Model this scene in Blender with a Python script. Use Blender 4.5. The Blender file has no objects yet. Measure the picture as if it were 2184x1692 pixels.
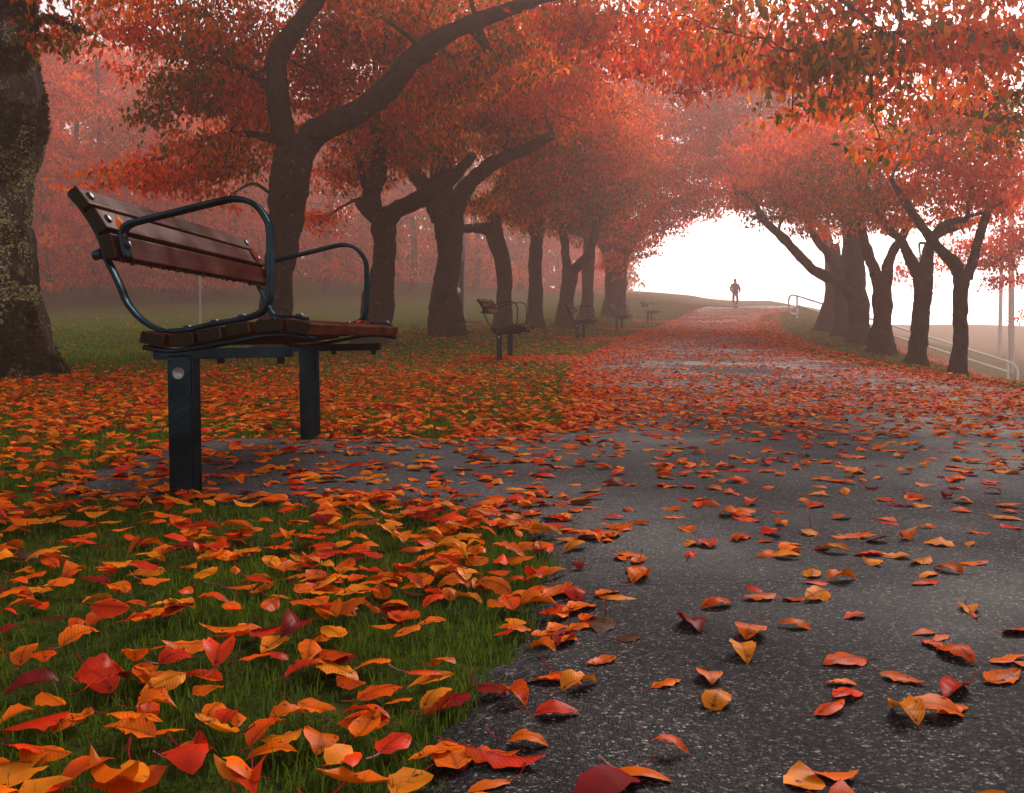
import bpy, bmesh, math, random
import numpy as np
from mathutils import Vector, Matrix, Euler

random.seed(5)
rng = np.random.default_rng(11)
C = bpy.context.scene.collection
SC = bpy.context.scene

# ------------------------------------------------------------------ camera, world, sun, exposure
FPX = 2219.0          # focal length for a picture 2184 wide
CX, HY, CAMH = 1092.0, 708.4, 0.5
cd = bpy.data.cameras.new('camera')
cam = bpy.data.objects.new('camera', cd); C.objects.link(cam)
cd.sensor_width = 36.0; cd.lens = 36.0 * FPX / 2184.0
cd.shift_y = -(846.0 - HY) / 2184.0
cd.clip_start = 0.05; cd.clip_end = 2000
cam.location = (0, 0, CAMH); cam.rotation_euler = (math.radians(90), 0, 0)
SC.camera = cam

SUN_EL, SUN_AZ = 32.0, 24.0     # azimuth clockwise from +Y
world = bpy.data.worlds.new("World"); SC.world = world
world.use_nodes = True
wt = world.node_tree; wt.nodes.clear()
sky = wt.nodes.new('ShaderNodeTexSky'); sky.sky_type = 'NISHITA'; sky.sun_disc = False
sky.sun_elevation = math.radians(SUN_EL); sky.sun_rotation = math.radians(SUN_AZ)
sky.dust_density = 1.5; sky.air_density = 1.0; sky.ozone_density = 1.0
hs = wt.nodes.new('ShaderNodeHueSaturation'); hs.inputs['Saturation'].default_value = 0.12
bg = wt.nodes.new('ShaderNodeBackground'); bg.inputs['Strength'].default_value = 0.06
wo = wt.nodes.new('ShaderNodeOutputWorld')
wt.links.new(sky.outputs[0], hs.inputs['Color']); wt.links.new(hs.outputs[0], bg.inputs[0]); wt.links.new(bg.outputs[0], wo.inputs[0])
sd = bpy.data.lights.new('sun', 'SUN'); sd.energy = 1.0; sd.angle = math.radians(22); sd.color = (1.0, 0.91, 0.84)
so = bpy.data.objects.new('sun', sd); C.objects.link(so)
a, e = math.radians(SUN_AZ), math.radians(SUN_EL)
so.rotation_euler = Vector((-math.sin(a) * math.cos(e), -math.cos(a) * math.cos(e), -math.sin(e))).to_track_quat('-Z', 'Y').to_euler()

SC.view_settings.view_transform = 'Standard'; SC.view_settings.look = 'None'
SC.view_settings.exposure = 1.85; SC.view_settings.gamma = 1.0
SC.view_settings.use_curve_mapping = False
SC.render.engine = 'CYCLES'
cy = SC.cycles
cy.use_denoising = True
cy.max_bounces = 10; cy.diffuse_bounces = 7; cy.glossy_bounces = 3; cy.transmission_bounces = 7
cy.volume_bounces = 3; cy.transparent_max_bounces = 4
cy.caustics_reflective = False; cy.caustics_refractive = False
cy.sample_clamp_indirect = 6.0

# ------------------------------------------------------------------ helpers
def mk(name, V, faces, mat, parent=None, smooth=True, col=None, origin=None):
    """one mesh object from numpy arrays; faces is a list of integer arrays (n,k)"""
    me = bpy.data.meshes.new(name)
    V = np.asarray(V, dtype=np.float32)
    if origin is not None: V = V - np.asarray(origin, dtype=np.float32)
    me.vertices.add(len(V)); me.vertices.foreach_set('co', V.ravel())
    faces = [np.asarray(f, dtype=np.int32) for f in faces if len(f)]
    loops = np.concatenate([f.ravel() for f in faces])
    tot = np.concatenate([np.full(len(f), f.shape[1], dtype=np.int32) for f in faces])
    st = np.concatenate([[0], np.cumsum(tot)[:-1]]).astype(np.int32)
    me.loops.add(len(loops)); me.loops.foreach_set('vertex_index', loops)
    me.polygons.add(len(tot)); me.polygons.foreach_set('loop_start', st)
    try: me.polygons.foreach_set('loop_total', tot)
    except Exception: pass
    me.polygons.foreach_set('use_smooth', np.full(len(tot), smooth, dtype=bool))
    if col is not None:
        at = me.color_attributes.new('col', 'FLOAT_COLOR', 'POINT')
        c4 = np.ones((len(V), 4), dtype=np.float32); c4[:, :3] = col
        at.data.foreach_set('color', c4.ravel())
    me.update(calc_edges=True); me.validate()
    if mat: me.materials.append(mat)
    o = bpy.data.objects.new(name, me); C.objects.link(o)
    if parent: o.parent = parent
    return o

def tag(o, label=None, cat=None, group=None, kind=None):
    if label: o['label'] = label
    if cat: o['category'] = cat
    if group: o['group'] = group
    if kind: o['kind'] = kind
    return o

def thing(name, label, cat, loc=(0, 0, 0), rot=(0, 0, 0), group=None):
    o = bpy.data.objects.new(name, None); C.objects.link(o)
    o.location = loc; o.rotation_euler = rot; o.empty_display_size = 0.1
    return tag(o, label, cat, group)

def copy_tree(o, parent=None):
    c = o.copy(); C.objects.link(c)
    if parent: c.parent = parent
    for ch in list(o.children): copy_tree(ch, c)
    return c

def smooth01(a, b, x):
    t = np.clip((x - a) / (b - a), 0, 1); return t * t * (3 - 2 * t)

def vnoise(P, seed=0):
    """value noise in 0..1 for points (n,3)"""
    P = np.asarray(P, dtype=np.float64); i = np.floor(P).astype(np.int64); f = P - i
    f = f * f * (3 - 2 * f)
    def h(a, b, c):
        n = (a * 374761393 + b * 668265263 + c * 2147483647 + seed * 1274126177) & 0xffffffff
        n = ((n ^ (n >> 13)) * 1274126177) & 0xffffffff
        n = (n ^ (n >> 16)) & 0xffff
        return n / 65535.0
    x, y, z = i.T; u, v, w = f.T
    r = 0
    for dx in (0, 1):
        for dy in (0, 1):
            for dz in (0, 1):
                r = r + h(x + dx, y + dy, z + dz) * (u if dx else 1 - u) * (v if dy else 1 - v) * (w if dz else 1 - w)
    return r

def vn2(x, y, sc, seed=0):
    x = np.asarray(x, float); y = np.asarray(y, float)
    P = np.stack([x.ravel() * sc, y.ravel() * sc, np.zeros(x.size) + 0.37], 1)
    n = vnoise(P, seed) * 0.65 + vnoise(P * 2.1 + 5.3, seed + 1) * 0.35
    return n.reshape(x.shape)

# ------------------------------------------------------------------ materials
def mat(name):
    m = bpy.data.materials.new(name); m.use_nodes = True
    nt = m.node_tree; nt.nodes.clear()
    out = nt.nodes.new('ShaderNodeOutputMaterial')
    return m, nt, out
def N(nt, typ, **kw):
    n = nt.nodes.new(typ)
    for k, v in kw.items():
        if hasattr(n, k): setattr(n, k, v)
        else: n.inputs[k].default_value = v
    return n
def L(nt, a, b): nt.links.new(a, b)
def ramp(nt, stops, interp='LINEAR'):
    r = nt.nodes.new('ShaderNodeValToRGB'); cr = r.color_ramp; cr.interpolation = interp
    while len(cr.elements) < len(stops): cr.elements.new(0.5)
    for el, (p, c) in zip(cr.elements, stops):
        el.position = p; el.color = (c[0], c[1], c[2], 1) if not isinstance(c, (int, float)) else (c, c, c, 1)
    return r
def mix(nt, fac, a, b, mode='MIX'):
    n = nt.nodes.new('ShaderNodeMix'); n.data_type = 'RGBA'; n.blend_type = mode
    for s, v in ((0, fac), (6, a), (7, b)):
        if hasattr(v, 'is_output'): nt.links.new(v, n.inputs[s])
        elif isinstance(v, (int, float)): n.inputs[s].default_value = v if s == 0 else (v, v, v, 1)
        else: n.inputs[s].default_value = (v[0], v[1], v[2], 1)
    return n.outputs[2]
def bump(nt, h, strength, dist=0.01):
    b = nt.nodes.new('ShaderNodeBump'); b.inputs['Strength'].default_value = strength; b.inputs['Distance'].default_value = dist
    nt.links.new(h, b.inputs['Height']); return b.outputs[0]

def dg(nt, col, fac, rough, normal=None, tint=(0.9, 0.9, 0.9)):
    """matt surface with a thin constant sheen"""
    d = nt.nodes.new('ShaderNodeBsdfDiffuse'); g = nt.nodes.new('ShaderNodeBsdfGlossy'); x = nt.nodes.new('ShaderNodeMixShader')
    for sk, v in ((d.inputs['Color'], col), (x.inputs[0], fac), (g.inputs['Roughness'], rough)):
        if hasattr(v, 'is_output'): nt.links.new(v, sk)
        elif isinstance(v, (int, float)): sk.default_value = v
        else: sk.default_value = (v[0], v[1], v[2], 1)
    g.inputs['Color'].default_value = (*tint, 1)
    if normal is not None: nt.links.new(normal, d.inputs['Normal']); nt.links.new(normal, g.inputs['Normal'])
    nt.links.new(d.outputs[0], x.inputs[1]); nt.links.new(g.outputs[0], x.inputs[2]); return x.outputs[0]
def leaf_mat(name, rough=0.45, trans=0.4, spots=True, scale=90, spec=0.008, veins=False):
    m, nt, out = mat(name)
    at = N(nt, 'ShaderNodeAttribute', attribute_name='col')
    c = at.outputs['Color']
    if spots:
        tc = N(nt, 'ShaderNodeTexCoord')
        n1 = N(nt, 'ShaderNodeTexNoise', Scale=scale, Detail=3.0)
        L(nt, tc.outputs['Object'], n1.inputs['Vector'])
        r1 = ramp(nt, [(0.62, 0.0), (0.72, 1.0)]); L(nt, n1.outputs['Fac'], r1.inputs[0])
        n2 = N(nt, 'ShaderNodeTexNoise', Scale=scale * 0.35, Detail=2.0)
        L(nt, tc.outputs['Object'], n2.inputs['Vector'])
        r2 = ramp(nt, [(0.3, 0.68), (0.7, 1.15)]); L(nt, n2.outputs['Fac'], r2.inputs[0])
        c = mix(nt, 1.0, c, r2.outputs[0], 'MULTIPLY')
        c = mix(nt, r1.outputs[0], c, (0.07, 0.015, 0.004))
        if veins:    # midrib and side veins of a leaf one unit long
            sp_ = N(nt, 'ShaderNodeSeparateXYZ'); L(nt, tc.outputs['Object'], sp_.inputs[0])
            ay = N(nt, 'ShaderNodeMath', operation='ABSOLUTE'); L(nt, sp_.outputs[1], ay.inputs[0])
            q = N(nt, 'ShaderNodeMath', operation='MULTIPLY_ADD'); L(nt, ay.outputs[0], q.inputs[0]); q.inputs[1].default_value = -0.85; L(nt, sp_.outputs[0], q.inputs[2])
            q2 = N(nt, 'ShaderNodeMath', operation='MULTIPLY'); L(nt, q.outputs[0], q2.inputs[0]); q2.inputs[1].default_value = 13.0
            q3 = N(nt, 'ShaderNodeMath', operation='FRACT'); L(nt, q2.outputs[0], q3.inputs[0])
            rv = ramp(nt, [(0.0, 0.70), (0.10, 0.72), (0.22, 1.0), (0.9, 1.06), (1.0, 0.72)]); L(nt, q3.outputs[0], rv.inputs[0])
            rm_ = ramp(nt, [(0.0, 0.62), (0.018, 0.66), (0.035, 1.0)]); L(nt, ay.outputs[0], rm_.inputs[0])
            c = mix(nt, 1.0, c, rv.outputs[0], 'MULTIPLY'); c = mix(nt, 1.0, c, rm_.outputs[0], 'MULTIPLY')
    p = dg(nt, c, spec, rough)
    t = N(nt, 'ShaderNodeBsdfTranslucent'); L(nt, c, t.inputs['Color'])
    ms = N(nt, 'ShaderNodeMixShader'); ms.inputs[0].default_value = trans
    L(nt, p, ms.inputs[1]); L(nt, t.outputs[0], ms.inputs[2]); L(nt, ms.outputs[0], out.inputs[0])
    return m
M_CROWN = leaf_mat('crown_leaf', 0.5, 0.66, spots=False)
M_FALLEN = leaf_mat('fallen_leaf', 0.3, 0.2, True, 60, 0.012)

M_VEINED = leaf_mat('veined_leaf', 0.3, 0.2, True, 7, 0.012, True)
def bark_mat(name, base=(0.010, 0.007, 0.005), light=(0.060, 0.042, 0.032), moss=(0.024, 0.024, 0.004), moss_amt=0.5, lichen=(0.24, 0.21, 0.13), lich_pos=0.66):
    m, nt, out = mat(name)
    tc = N(nt, 'ShaderNodeTexCoord')
    mp = N(nt, 'ShaderNodeMapping'); mp.inputs['Scale'].default_value = (1, 1, 0.45)
    L(nt, tc.outputs['Object'], mp.inputs[0])
    n1 = N(nt, 'ShaderNodeTexNoise', Scale=14.0, Detail=6.0, Roughness=0.7); L(nt, mp.outputs[0], n1.inputs['Vector'])
    n2 = N(nt, 'ShaderNodeTexNoise', Scale=2.2, Detail=4.0); L(nt, tc.outputs['Object'], n2.inputs['Vector'])
    n3 = N(nt, 'ShaderNodeTexNoise', Scale=11.0, Detail=4.0, Roughness=0.65); L(nt, tc.outputs['Object'], n3.inputs['Vector'])
    mp2 = N(nt, 'ShaderNodeMapping'); mp2.inputs['Scale'].default_value = (5, 5, 26)
    L(nt, tc.outputs['Object'], mp2.inputs[0])
    n4 = N(nt, 'ShaderNodeTexNoise', Scale=1.0, Detail=4.0, Roughness=0.6); L(nt, mp2.outputs[0], n4.inputs['Vector'])
    r1 = ramp(nt, [(0.3, base), (0.7, light)]); L(nt, n1.outputs['Fac'], r1.inputs[0])
    r2 = ramp(nt, [(0.62 - moss_amt * 0.35, 0.0), (0.8 - moss_amt * 0.35, 1.0)]); L(nt, n2.outputs['Fac'], r2.inputs[0])
    c = mix(nt, r2.outputs[0], r1.outputs[0], moss)
    r3 = ramp(nt, [(lich_pos, 0.0), (lich_pos + 0.05, 0.8)]); L(nt, n3.outputs['Fac'], r3.inputs[0])
    c = mix(nt, r3.outputs[0], c, lichen)
    hsum = N(nt, 'ShaderNodeMath', operation='ADD'); L(nt, n1.outputs['Fac'], hsum.inputs[0]); L(nt, n4.outputs['Fac'], hsum.inputs[1])
    L(nt, dg(nt, c, 0.012, 0.5, bump(nt, hsum.outputs[0], 1.0, 0.05)), out.inputs[0]); return m
M_BARK = bark_mat('bark')
M_BARK_MOSSY = bark_mat('mossy_bark', base=(0.022, 0.014, 0.010), light=(0.13, 0.09, 0.07), moss=(0.022, 0.020, 0.004), moss_amt=0.42, lichen=(0.26, 0.23, 0.08), lich_pos=0.585)

def plain(name, col, rough=0.6, metallic=0.0, noise=0.25, scale=30, bmp=0.0, spec=0.5):
    m, nt, out = mat(name)
    tc = N(nt, 'ShaderNodeTexCoord')
    n1 = N(nt, 'ShaderNodeTexNoise', Scale=float(scale), Detail=4.0); L(nt, tc.outputs['Object'], n1.inputs['Vector'])
    r = ramp(nt, [(0.25, tuple(c * (1 - noise) for c in col)), (0.75, tuple(min(1, c * (1 + noise)) for c in col))])
    L(nt, n1.outputs['Fac'], r.inputs[0])
    p = N(nt, 'ShaderNodeBsdfPrincipled', Roughness=rough, Metallic=metallic); L(nt, r.outputs[0], p.inputs['Base Color'])
    p.inputs['Specular IOR Level'].default_value = spec
    if bmp: L(nt, bump(nt, n1.outputs['Fac'], bmp, 0.01), p.inputs['Normal'])
    L(nt, p.outputs[0], out.inputs[0]); return m
def metal_mat():
    m, nt, out = mat('painted_steel'); tc = N(nt, 'ShaderNodeTexCoord')
    n1 = N(nt, 'ShaderNodeTexNoise', Scale=70.0, Detail=4.0); L(nt, tc.outputs['Object'], n1.inputs['Vector'])
    n2 = N(nt, 'ShaderNodeTexNoise', Scale=9.0, Detail=4.0); L(nt, tc.outputs['Object'], n2.inputs['Vector'])
    r = ramp(nt, [(0.3, (0.003, 0.007, 0.010)), (0.7, (0.006, 0.014, 0.018))]); L(nt, n2.outputs['Fac'], r.inputs[0])
    g = ramp(nt, [(0.35, 0.008), (0.65, 0.032)]); L(nt, n2.outputs['Fac'], g.inputs[0])
    L(nt, dg(nt, r.outputs[0], g.outputs[0], 0.22, bump(nt, n1.outputs['Fac'], 0.15, 0.006), (0.45, 0.8, 1.0)), out.inputs[0]); return m
M_METAL = metal_mat()
M_BOLT = plain('bolt_steel', (0.02, 0.026, 0.035), 0.3, 0.6)
M_DISC = plain('aluminium_disc', (0.30, 0.28, 0.27), 0.45, 0.6, 0.3, 80)
M_DISCMARK = plain('embossed_mark', (0.55, 0.52, 0.5), 0.4, 0.3)
M_POLE = plain('weathered_pole', (0.06, 0.032, 0.025), 0.8, 0, 0.4, 9)
M_PALE = plain('pale_galvanised', (0.42, 0.38, 0.37), 0.5, 0.2, 0.2, 12)
M_WHITE = plain('white_paint', (0.8, 0.8, 0.78), 0.4, 0, 0.06, 9)
M_STEM = plain('leaf_stalk', (0.25, 0.02, 0.015), 0.5)

def wood_mat():
    m, nt, out = mat('stained_wood')
    tc = N(nt, 'ShaderNodeTexCoord')
    oi = N(nt, 'ShaderNodeObjectInfo')
    ad = N(nt, 'ShaderNodeVectorMath', operation='ADD'); L(nt, tc.outputs['Object'], ad.inputs[0])
    mu = N(nt, 'ShaderNodeMath', operation='MULTIPLY'); mu.inputs[1].default_value = 9.0; L(nt, oi.outputs['Random'], mu.inputs[0])
    L(nt, mu.outputs[0], ad.inputs[1])
    mp = N(nt, 'ShaderNodeMapping'); mp.inputs['Scale'].default_value = (60, 2.2, 60); L(nt, ad.outputs[0], mp.inputs[0])
    n1 = N(nt, 'ShaderNodeTexNoise', Scale=1.0, Detail=5.0, Roughness=0.6); L(nt, mp.outputs[0], n1.inputs['Vector'])
    n2 = N(nt, 'ShaderNodeTexNoise', Scale=3.5, Detail=3.0); L(nt, ad.outputs[0], n2.inputs['Vector'])
    r = ramp(nt, [(0.25, (0.024, 0.005, 0.003)), (0.55, (0.062, 0.012, 0.006)), (0.8, (0.10, 0.021, 0.010))]); L(nt, n1.outputs['Fac'], r.inputs[0])
    r2 = ramp(nt, [(0.3, 0.75), (0.7, 1.15)]); L(nt, n2.outputs['Fac'], r2.inputs[0])
    c = mix(nt, 1.0, r.outputs[0], r2.outputs[0], 'MULTIPLY')
    # end grain in a darker, duller colour
    ge = N(nt, 'ShaderNodeNewGeometry'); sx = N(nt, 'ShaderNodeSeparateXYZ')
    vt = N(nt, 'ShaderNodeVectorTransform', vector_type='NORMAL', convert_from='WORLD', convert_to='OBJECT')
    L(nt, ge.outputs['Normal'], vt.inputs[0]); L(nt, vt.outputs[0], sx.inputs[0])
    ab = N(nt, 'ShaderNodeMath', operation='ABSOLUTE'); L(nt, sx.outputs[1], ab.inputs[0])
    r3 = ramp(nt, [(0.75, 0.0), (0.95, 1.0)]); L(nt, ab.outputs[0], r3.inputs[0])
    c = mix(nt, r3.outputs[0], c, (0.018, 0.013, 0.006))
    n3 = N(nt, 'ShaderNodeTexNoise', Scale=22.0, Detail=3.0); L(nt, ad.outputs[0], n3.inputs['Vector'])
    rg = ramp(nt, [(0.4, 0.010), (0.62, 0.034)]); L(nt, n2.outputs['Fac'], rg.inputs[0])
    gf = mix(nt, r3.outputs[0], rg.outputs[0], 0.004)
    L(nt, dg(nt, c, gf, 0.28, bump(nt, n1.outputs['Fac'], 0.3, 0.004)), out.inputs[0]); return m
M_WOOD = wood_mat()

def asphalt_mat():
    m, nt, out = mat('wet_asphalt')
    tc = N(nt, 'ShaderNodeTexCoord')
    nw = N(nt, 'ShaderNodeTexNoise', Scale=160.0, Detail=3.0); L(nt, tc.outputs['Object'], nw.inputs['Vector'])
    wv = N(nt, 'ShaderNodeVectorMath', operation='SCALE'); L(nt, nw.outputs['Color'], wv.inputs[0]); wv.inputs['Scale'].default_value = 0.008
    av = N(nt, 'ShaderNodeVectorMath', operation='ADD'); L(nt, tc.outputs['Object'], av.inputs[0]); L(nt, wv.outputs[0], av.inputs[1])
    def stones(scale, stops):
        v = N(nt, 'ShaderNodeTexVoronoi', Scale=scale); v.inputs['Randomness'].default_value = 1.0; L(nt, av.outputs[0], v.inputs['Vector'])
        sv = N(nt, 'ShaderNodeSeparateColor'); L(nt, v.outputs['Color'], sv.inputs[0])
        r = ramp(nt, stops); L(nt, sv.outputs[0], r.inputs[0])
        d = ramp(nt, [(0.25, 1.0), (0.62, 0.25)]); L(nt, v.outputs['Distance'], d.inputs[0])
        return v, mix(nt, 1.0, r.outputs[0], d.outputs[0], 'MULTIPLY'), sv
    v1, c1, _ = stones(250.0, [(0.0, (0.006, 0.0055, 0.006)), (0.42, (0.016, 0.014, 0.015)), (0.7, (0.055, 0.044, 0.044)), (0.88, (0.17, 0.135, 0.13)), (1.0, (0.42, 0.35, 0.33))])
    v2, c2, s2 = stones(150.0, [(0.0, (0.006, 0.0055, 0.006)), (0.6, (0.020, 0.017, 0.017)), (1.0, (0.11, 0.085, 0.08))])
    pick = ramp(nt, [(0.6, 0.0), (0.64, 1.0)]); L(nt, s2.outputs[1], pick.inputs[0])
    c = mix(nt, pick.outputs[0], c1, c2)
    n1 = N(nt, 'ShaderNodeTexNoise', Scale=1.1, Detail=6.0, Roughness=0.65); L(nt, tc.outputs['Object'], n1.inputs['Vector'])
    r1 = ramp(nt, [(0.3, 0.4), (0.7, 1.35)]); L(nt, n1.outputs['Fac'], r1.inputs[0])
    c = mix(nt, 1.0, c, r1.outputs[0], 'MULTIPLY')
    n2 = N(nt, 'ShaderNodeTexNoise', Scale=0.6, Detail=4.0, Roughness=0.55); L(nt, tc.outputs['Object'], n2.inputs['Vector'])
    rr = ramp(nt, [(0.42, 0.75), (0.66, 0.33)]); L(nt, n2.outputs['Fac'], rr.inputs[0])
    bs = ramp(nt, [(0.45, 0.9), (0.66, 0.35)]); L(nt, n2.outputs['Fac'], bs.inputs[0])
    hh = N(nt, 'ShaderNodeMath', operation='MULTIPLY_ADD'); hh.inputs[1].default_value = -1.0; L(nt, v1.outputs['Distance'], hh.inputs[0])
    L(nt, s2.outputs[2], hh.inputs[2])
    b = N(nt, 'ShaderNodeBump'); b.inputs['Distance'].default_value = 0.0024; L(nt, bs.outputs[0], b.inputs['Strength']); L(nt, hh.outputs[0], b.inputs['Height'])
    lw = N(nt, 'ShaderNodeLayerWeight', Blend=0.25)
    fr = ramp(nt, [(0.45, 0.02), (0.95, 0.15)]); L(nt, lw.outputs['Facing'], fr.inputs[0])
    wet = ramp(nt, [(0.35, 0.55), (0.7, 1.0)]); L(nt, n2.outputs['Fac'], wet.inputs[0])
    gf = mix(nt, 1.0, fr.outputs[0], wet.outputs[0], 'MULTIPLY')
    L(nt, dg(nt, c, gf, rr.outputs[0], b.outputs[0]), out.inputs[0]); return m
M_ASPHALT = asphalt_mat()

def ground_mat():
    m, nt, out = mat('lawn_soil')
    tc = N(nt, 'ShaderNodeTexCoord')
    n1 = N(nt, 'ShaderNodeTexNoise', Scale=3.0, Detail=6.0, Roughness=0.65); L(nt, tc.outputs['Object'], n1.inputs['Vector'])
    n2 = N(nt, 'ShaderNodeTexNoise', Scale=45.0, Detail=4.0, Roughness=0.7); L(nt, tc.outputs['Object'], n2.inputs['Vector'])
    r1 = ramp(nt, [(0.22, (0.022, 0.020, 0.006)), (0.45, (0.036, 0.050, 0.007)), (0.8, (0.075, 0.095, 0.014))]); L(nt, n1.outputs['Fac'], r1.inputs[0])
    r2 = ramp(nt, [(0.3, 0.5), (0.7, 1.4)]); L(nt, n2.outputs['Fac'], r2.inputs[0])
    c = mix(nt, 1.0, r1.outputs[0], r2.outputs[0], 'MULTIPLY')
    L(nt, dg(nt, c, 0.004, 0.5, bump(nt, n2.outputs['Fac'], 0.8, 0.03)), out.inputs[0]); return m
M_GROUND = ground_mat()
def grass_mat():
    m, nt, out = mat('grass_blade')
    at = N(nt, 'ShaderNodeAttribute', attribute_name='col')
    p = dg(nt, at.outputs['Color'], 0.02, 0.35)
    t = N(nt, 'ShaderNodeBsdfTranslucent'); L(nt, at.outputs['Color'], t.inputs['Color'])
    ms = N(nt, 'ShaderNodeMixShader'); ms.inputs[0].default_value = 0.35
    L(nt, p, ms.inputs[1]); L(nt, t.outputs[0], ms.inputs[2]); L(nt, ms.outputs[0], out.inputs[0])
    return m
M_GRASS = grass_mat()

# ------------------------------------------------------------------ terrain
def dense(xs, ys, sm):
    g = np.arange(xs[0], xs[-1], 0.25); v = np.interp(g, xs, ys)
    k = np.exp(-0.5 * (np.arange(-24, 25) * 0.25 / sm) ** 2); k /= k.sum()
    return g, np.convolve(np.pad(v, 24, mode='reflect', reflect_type='odd'), k, mode='valid')
G1 = dense([-20, 0, 2.3, 5, 12, 16, 23, 27, 38, 48, 58, 66, 75, 100, 300], [-4.0, -0.33, 0.12, 0.27, 0.62, 1.0, 2.1, 2.75, 4.9, 7.4, 9.9, 12.2, 14.5, 20, 60], 1.6)
G2 = dense([-20, 0, 10, 16, 21, 27, 38, 48, 58, 64, 70, 80, 100, 130, 300], [0, 0, 0.0, 0.05, 0.15, 0.29, 0.56, 0.96, 1.6, 2.0, 2.25, 2.5, 3.2, 4.5, 8], 1.8)
def xl(y): return np.interp(y, *G1)
def hb(y): return np.interp(y, *G2)
def hgt(x, y):
    x = np.asarray(x, float); y = np.asarray(y, float)
    s = x - xl(y)
    z = hb(y)
    z = z + 0.25 * smooth01(18, 28, y) * smooth01(-0.9, -3.7, s)
    z = z + 0.9 * smooth01(62, 90, y) * smooth01(3, -12, s)
    z = z + 1.5 * smooth01(52, 105, y) * smooth01(-13, -40, s)
    aa = np.interp(y, [0, 24, 30, 39, 60], [0.17, 0.17, 0.09, 0.0, 0.0])
    z = z - aa * np.clip(s - 4.2, 0, 4)
    s2 = np.interp(y, [0, 24, 39, 60], [7.7, 7.9, 6.3, 6.3])
    d2 = np.clip(s - s2, 0, None); d2 = d2 * d2 / (d2 + 0.8) * 0.34
    z = z - np.minimum(d2, 6.0 - 6.0 * np.exp(-d2 / 5.0)) + 1.9 * smooth01(95, 150, y) * smooth01(14, 40, s)
    return z
def P(vx, vy, D): return np.array([(vx - CX) * D / FPX, D, CAMH - (vy - HY) * D / FPX])
def ground_hit(vx, vy, d0=4.0, d1=90.0):
    D = np.arange(d0, d1, 0.05)
    z = CAMH - (vy - HY) * D / FPX; g = hgt((vx - CX) * D / FPX, D)
    k = np.argmax(z - g < 0)
    return D[k]

def pads_sdf(x, y):
    """signed distance (about) to the paved surface: path with bench aprons; negative on the paving"""
    s = x - xl(y)
    wv = 0.08 * (vn2(x, y, 2.3, 3) - 0.5) + 0.06 * (vn2(x, y, 8.0, 8) - 0.5) + 0.035 * (vn2(x, y, 27.0, 9) - 0.5)
    wid = 4.0 + np.interp(y, [0, 54, 60, 70], [0, 0, 1.5, 2.0])
    d = np.maximum(-s, s - wid)
    for (bx, by, lx) in PADS:
        qx = np.abs(x - (bx + xl(by) + 0.4) / 2) - ((xl(by) + 0.4 - bx) / 2 - 0.3); qy = np.abs(y - by) - 0.66
        dp = np.hypot(np.maximum(qx, 0), np.maximum(qy, 0)) + np.minimum(np.maximum(qx, qy), 0) - 0.26
        k = 0.85; hh = np.clip(0.5 + 0.5 * (dp - d) / k, 0, 1)
        d = dp * (1 - hh) + d * hh - k * hh * (1 - hh)
    return d + wv * 1.6

BENCH = [(-0.995, 3.176)]
for vx, D in ((1065, 15.6), (1231, 26.8), (1316, 37.6), (1381.5, 47.0)):
    BENCH.append(((vx - CX) * D / FPX, D))
YAWS = [0.044, 0.10, 0.17, 0.21, 0.24]
PADS = []
for (bx, by), yw in zip(BENCH, YAWS):
    PADS.append((bx - 0.55, by + 0.76, 1.0))

def axis(lo, hi, fine_lo, fine_hi, step, grow):
    c = list(np.arange(fine_lo, fine_hi, step)); st = step
    while c[-1] < hi: st *= grow; c.append(min(hi, c[-1] + st))
    st = step; pre = [fine_lo]
    while pre[-1] > lo: st *= grow; pre.append(max(lo, pre[-1] - st))
    return np.array(pre[::-1][:-1] + c)
gx = axis(-170, 190, -14, 26, 0.4, 1.25); gy = axis(-9, 158, -3, 76, 0.4, 1.2)
X, Y = np.meshgrid(gx, gy); Z = hgt(X, Y)
Z = Z - 0.03 * (pads_sdf(X, Y) < -0.3)
nx, ny = len(gx), len(gy)
idx = np.arange(nx * ny).reshape(ny, nx)
F = np.stack([idx[:-1, :-1], idx[:-1, 1:], idx[1:, 1:], idx[1:, :-1]], -1).reshape(-1, 4)
tag(mk('ground', np.stack([X, Y, Z], -1).reshape(-1, 3), [F], M_GROUND), kind='structure')

# path with its bench aprons
yy = np.concatenate([np.arange(-3, 6, 0.05), np.arange(6, 20, 0.1), np.arange(20, 74, 0.3)])
ss = np.arange(-2.6, 6.4, 0.06)
S, YY = np.meshgrid(ss, yy); XX = S + xl(YY)
SD = pads_sdf(XX, YY)
ZZ = hgt(XX, YY) - 0.004 + 0.018 * smooth01(0.0, 0.09, -SD)
nx, ny = len(ss), len(yy); idx = np.arange(nx * ny).reshape(ny, nx)
keep = (np.minimum(np.minimum(SD[:-1, :-1], SD[:-1, 1:]), np.minimum(SD[1:, 1:], SD[1:, :-1])) < 0.0)
F = np.stack([idx[:-1, :-1], idx[:-1, 1:], idx[1:, 1:], idx[1:, :-1]], -1)[keep]
used, inv = np.unique(F, return_inverse=True)
PATH = tag(mk('path', np.stack([XX, YY, ZZ], -1).reshape(-1, 3)[used], [inv.reshape(-1, 4)], M_ASPHALT), kind='structure')
def ribbon(pts, w, lift, name, m, parent=None):
    pts = np.array(pts, float); n = len(pts)
    t = np.gradient(pts, axis=0); t /= np.linalg.norm(t, axis=1)[:, None]
    nn = np.stack([-t[:, 1], t[:, 0]], 1); w = np.broadcast_to(w, n)[:, None]
    A = pts + nn * w / 2; B = pts - nn * w / 2
    V = np.concatenate([A, B]); z = hgt(V[:, 0], V[:, 1]) + lift
    i = np.arange(n - 1)
    return mk(name, np.column_stack([V, z]), [np.stack([i, i + n, i + n + 1, i + 1], 1)], m, parent)
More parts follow.
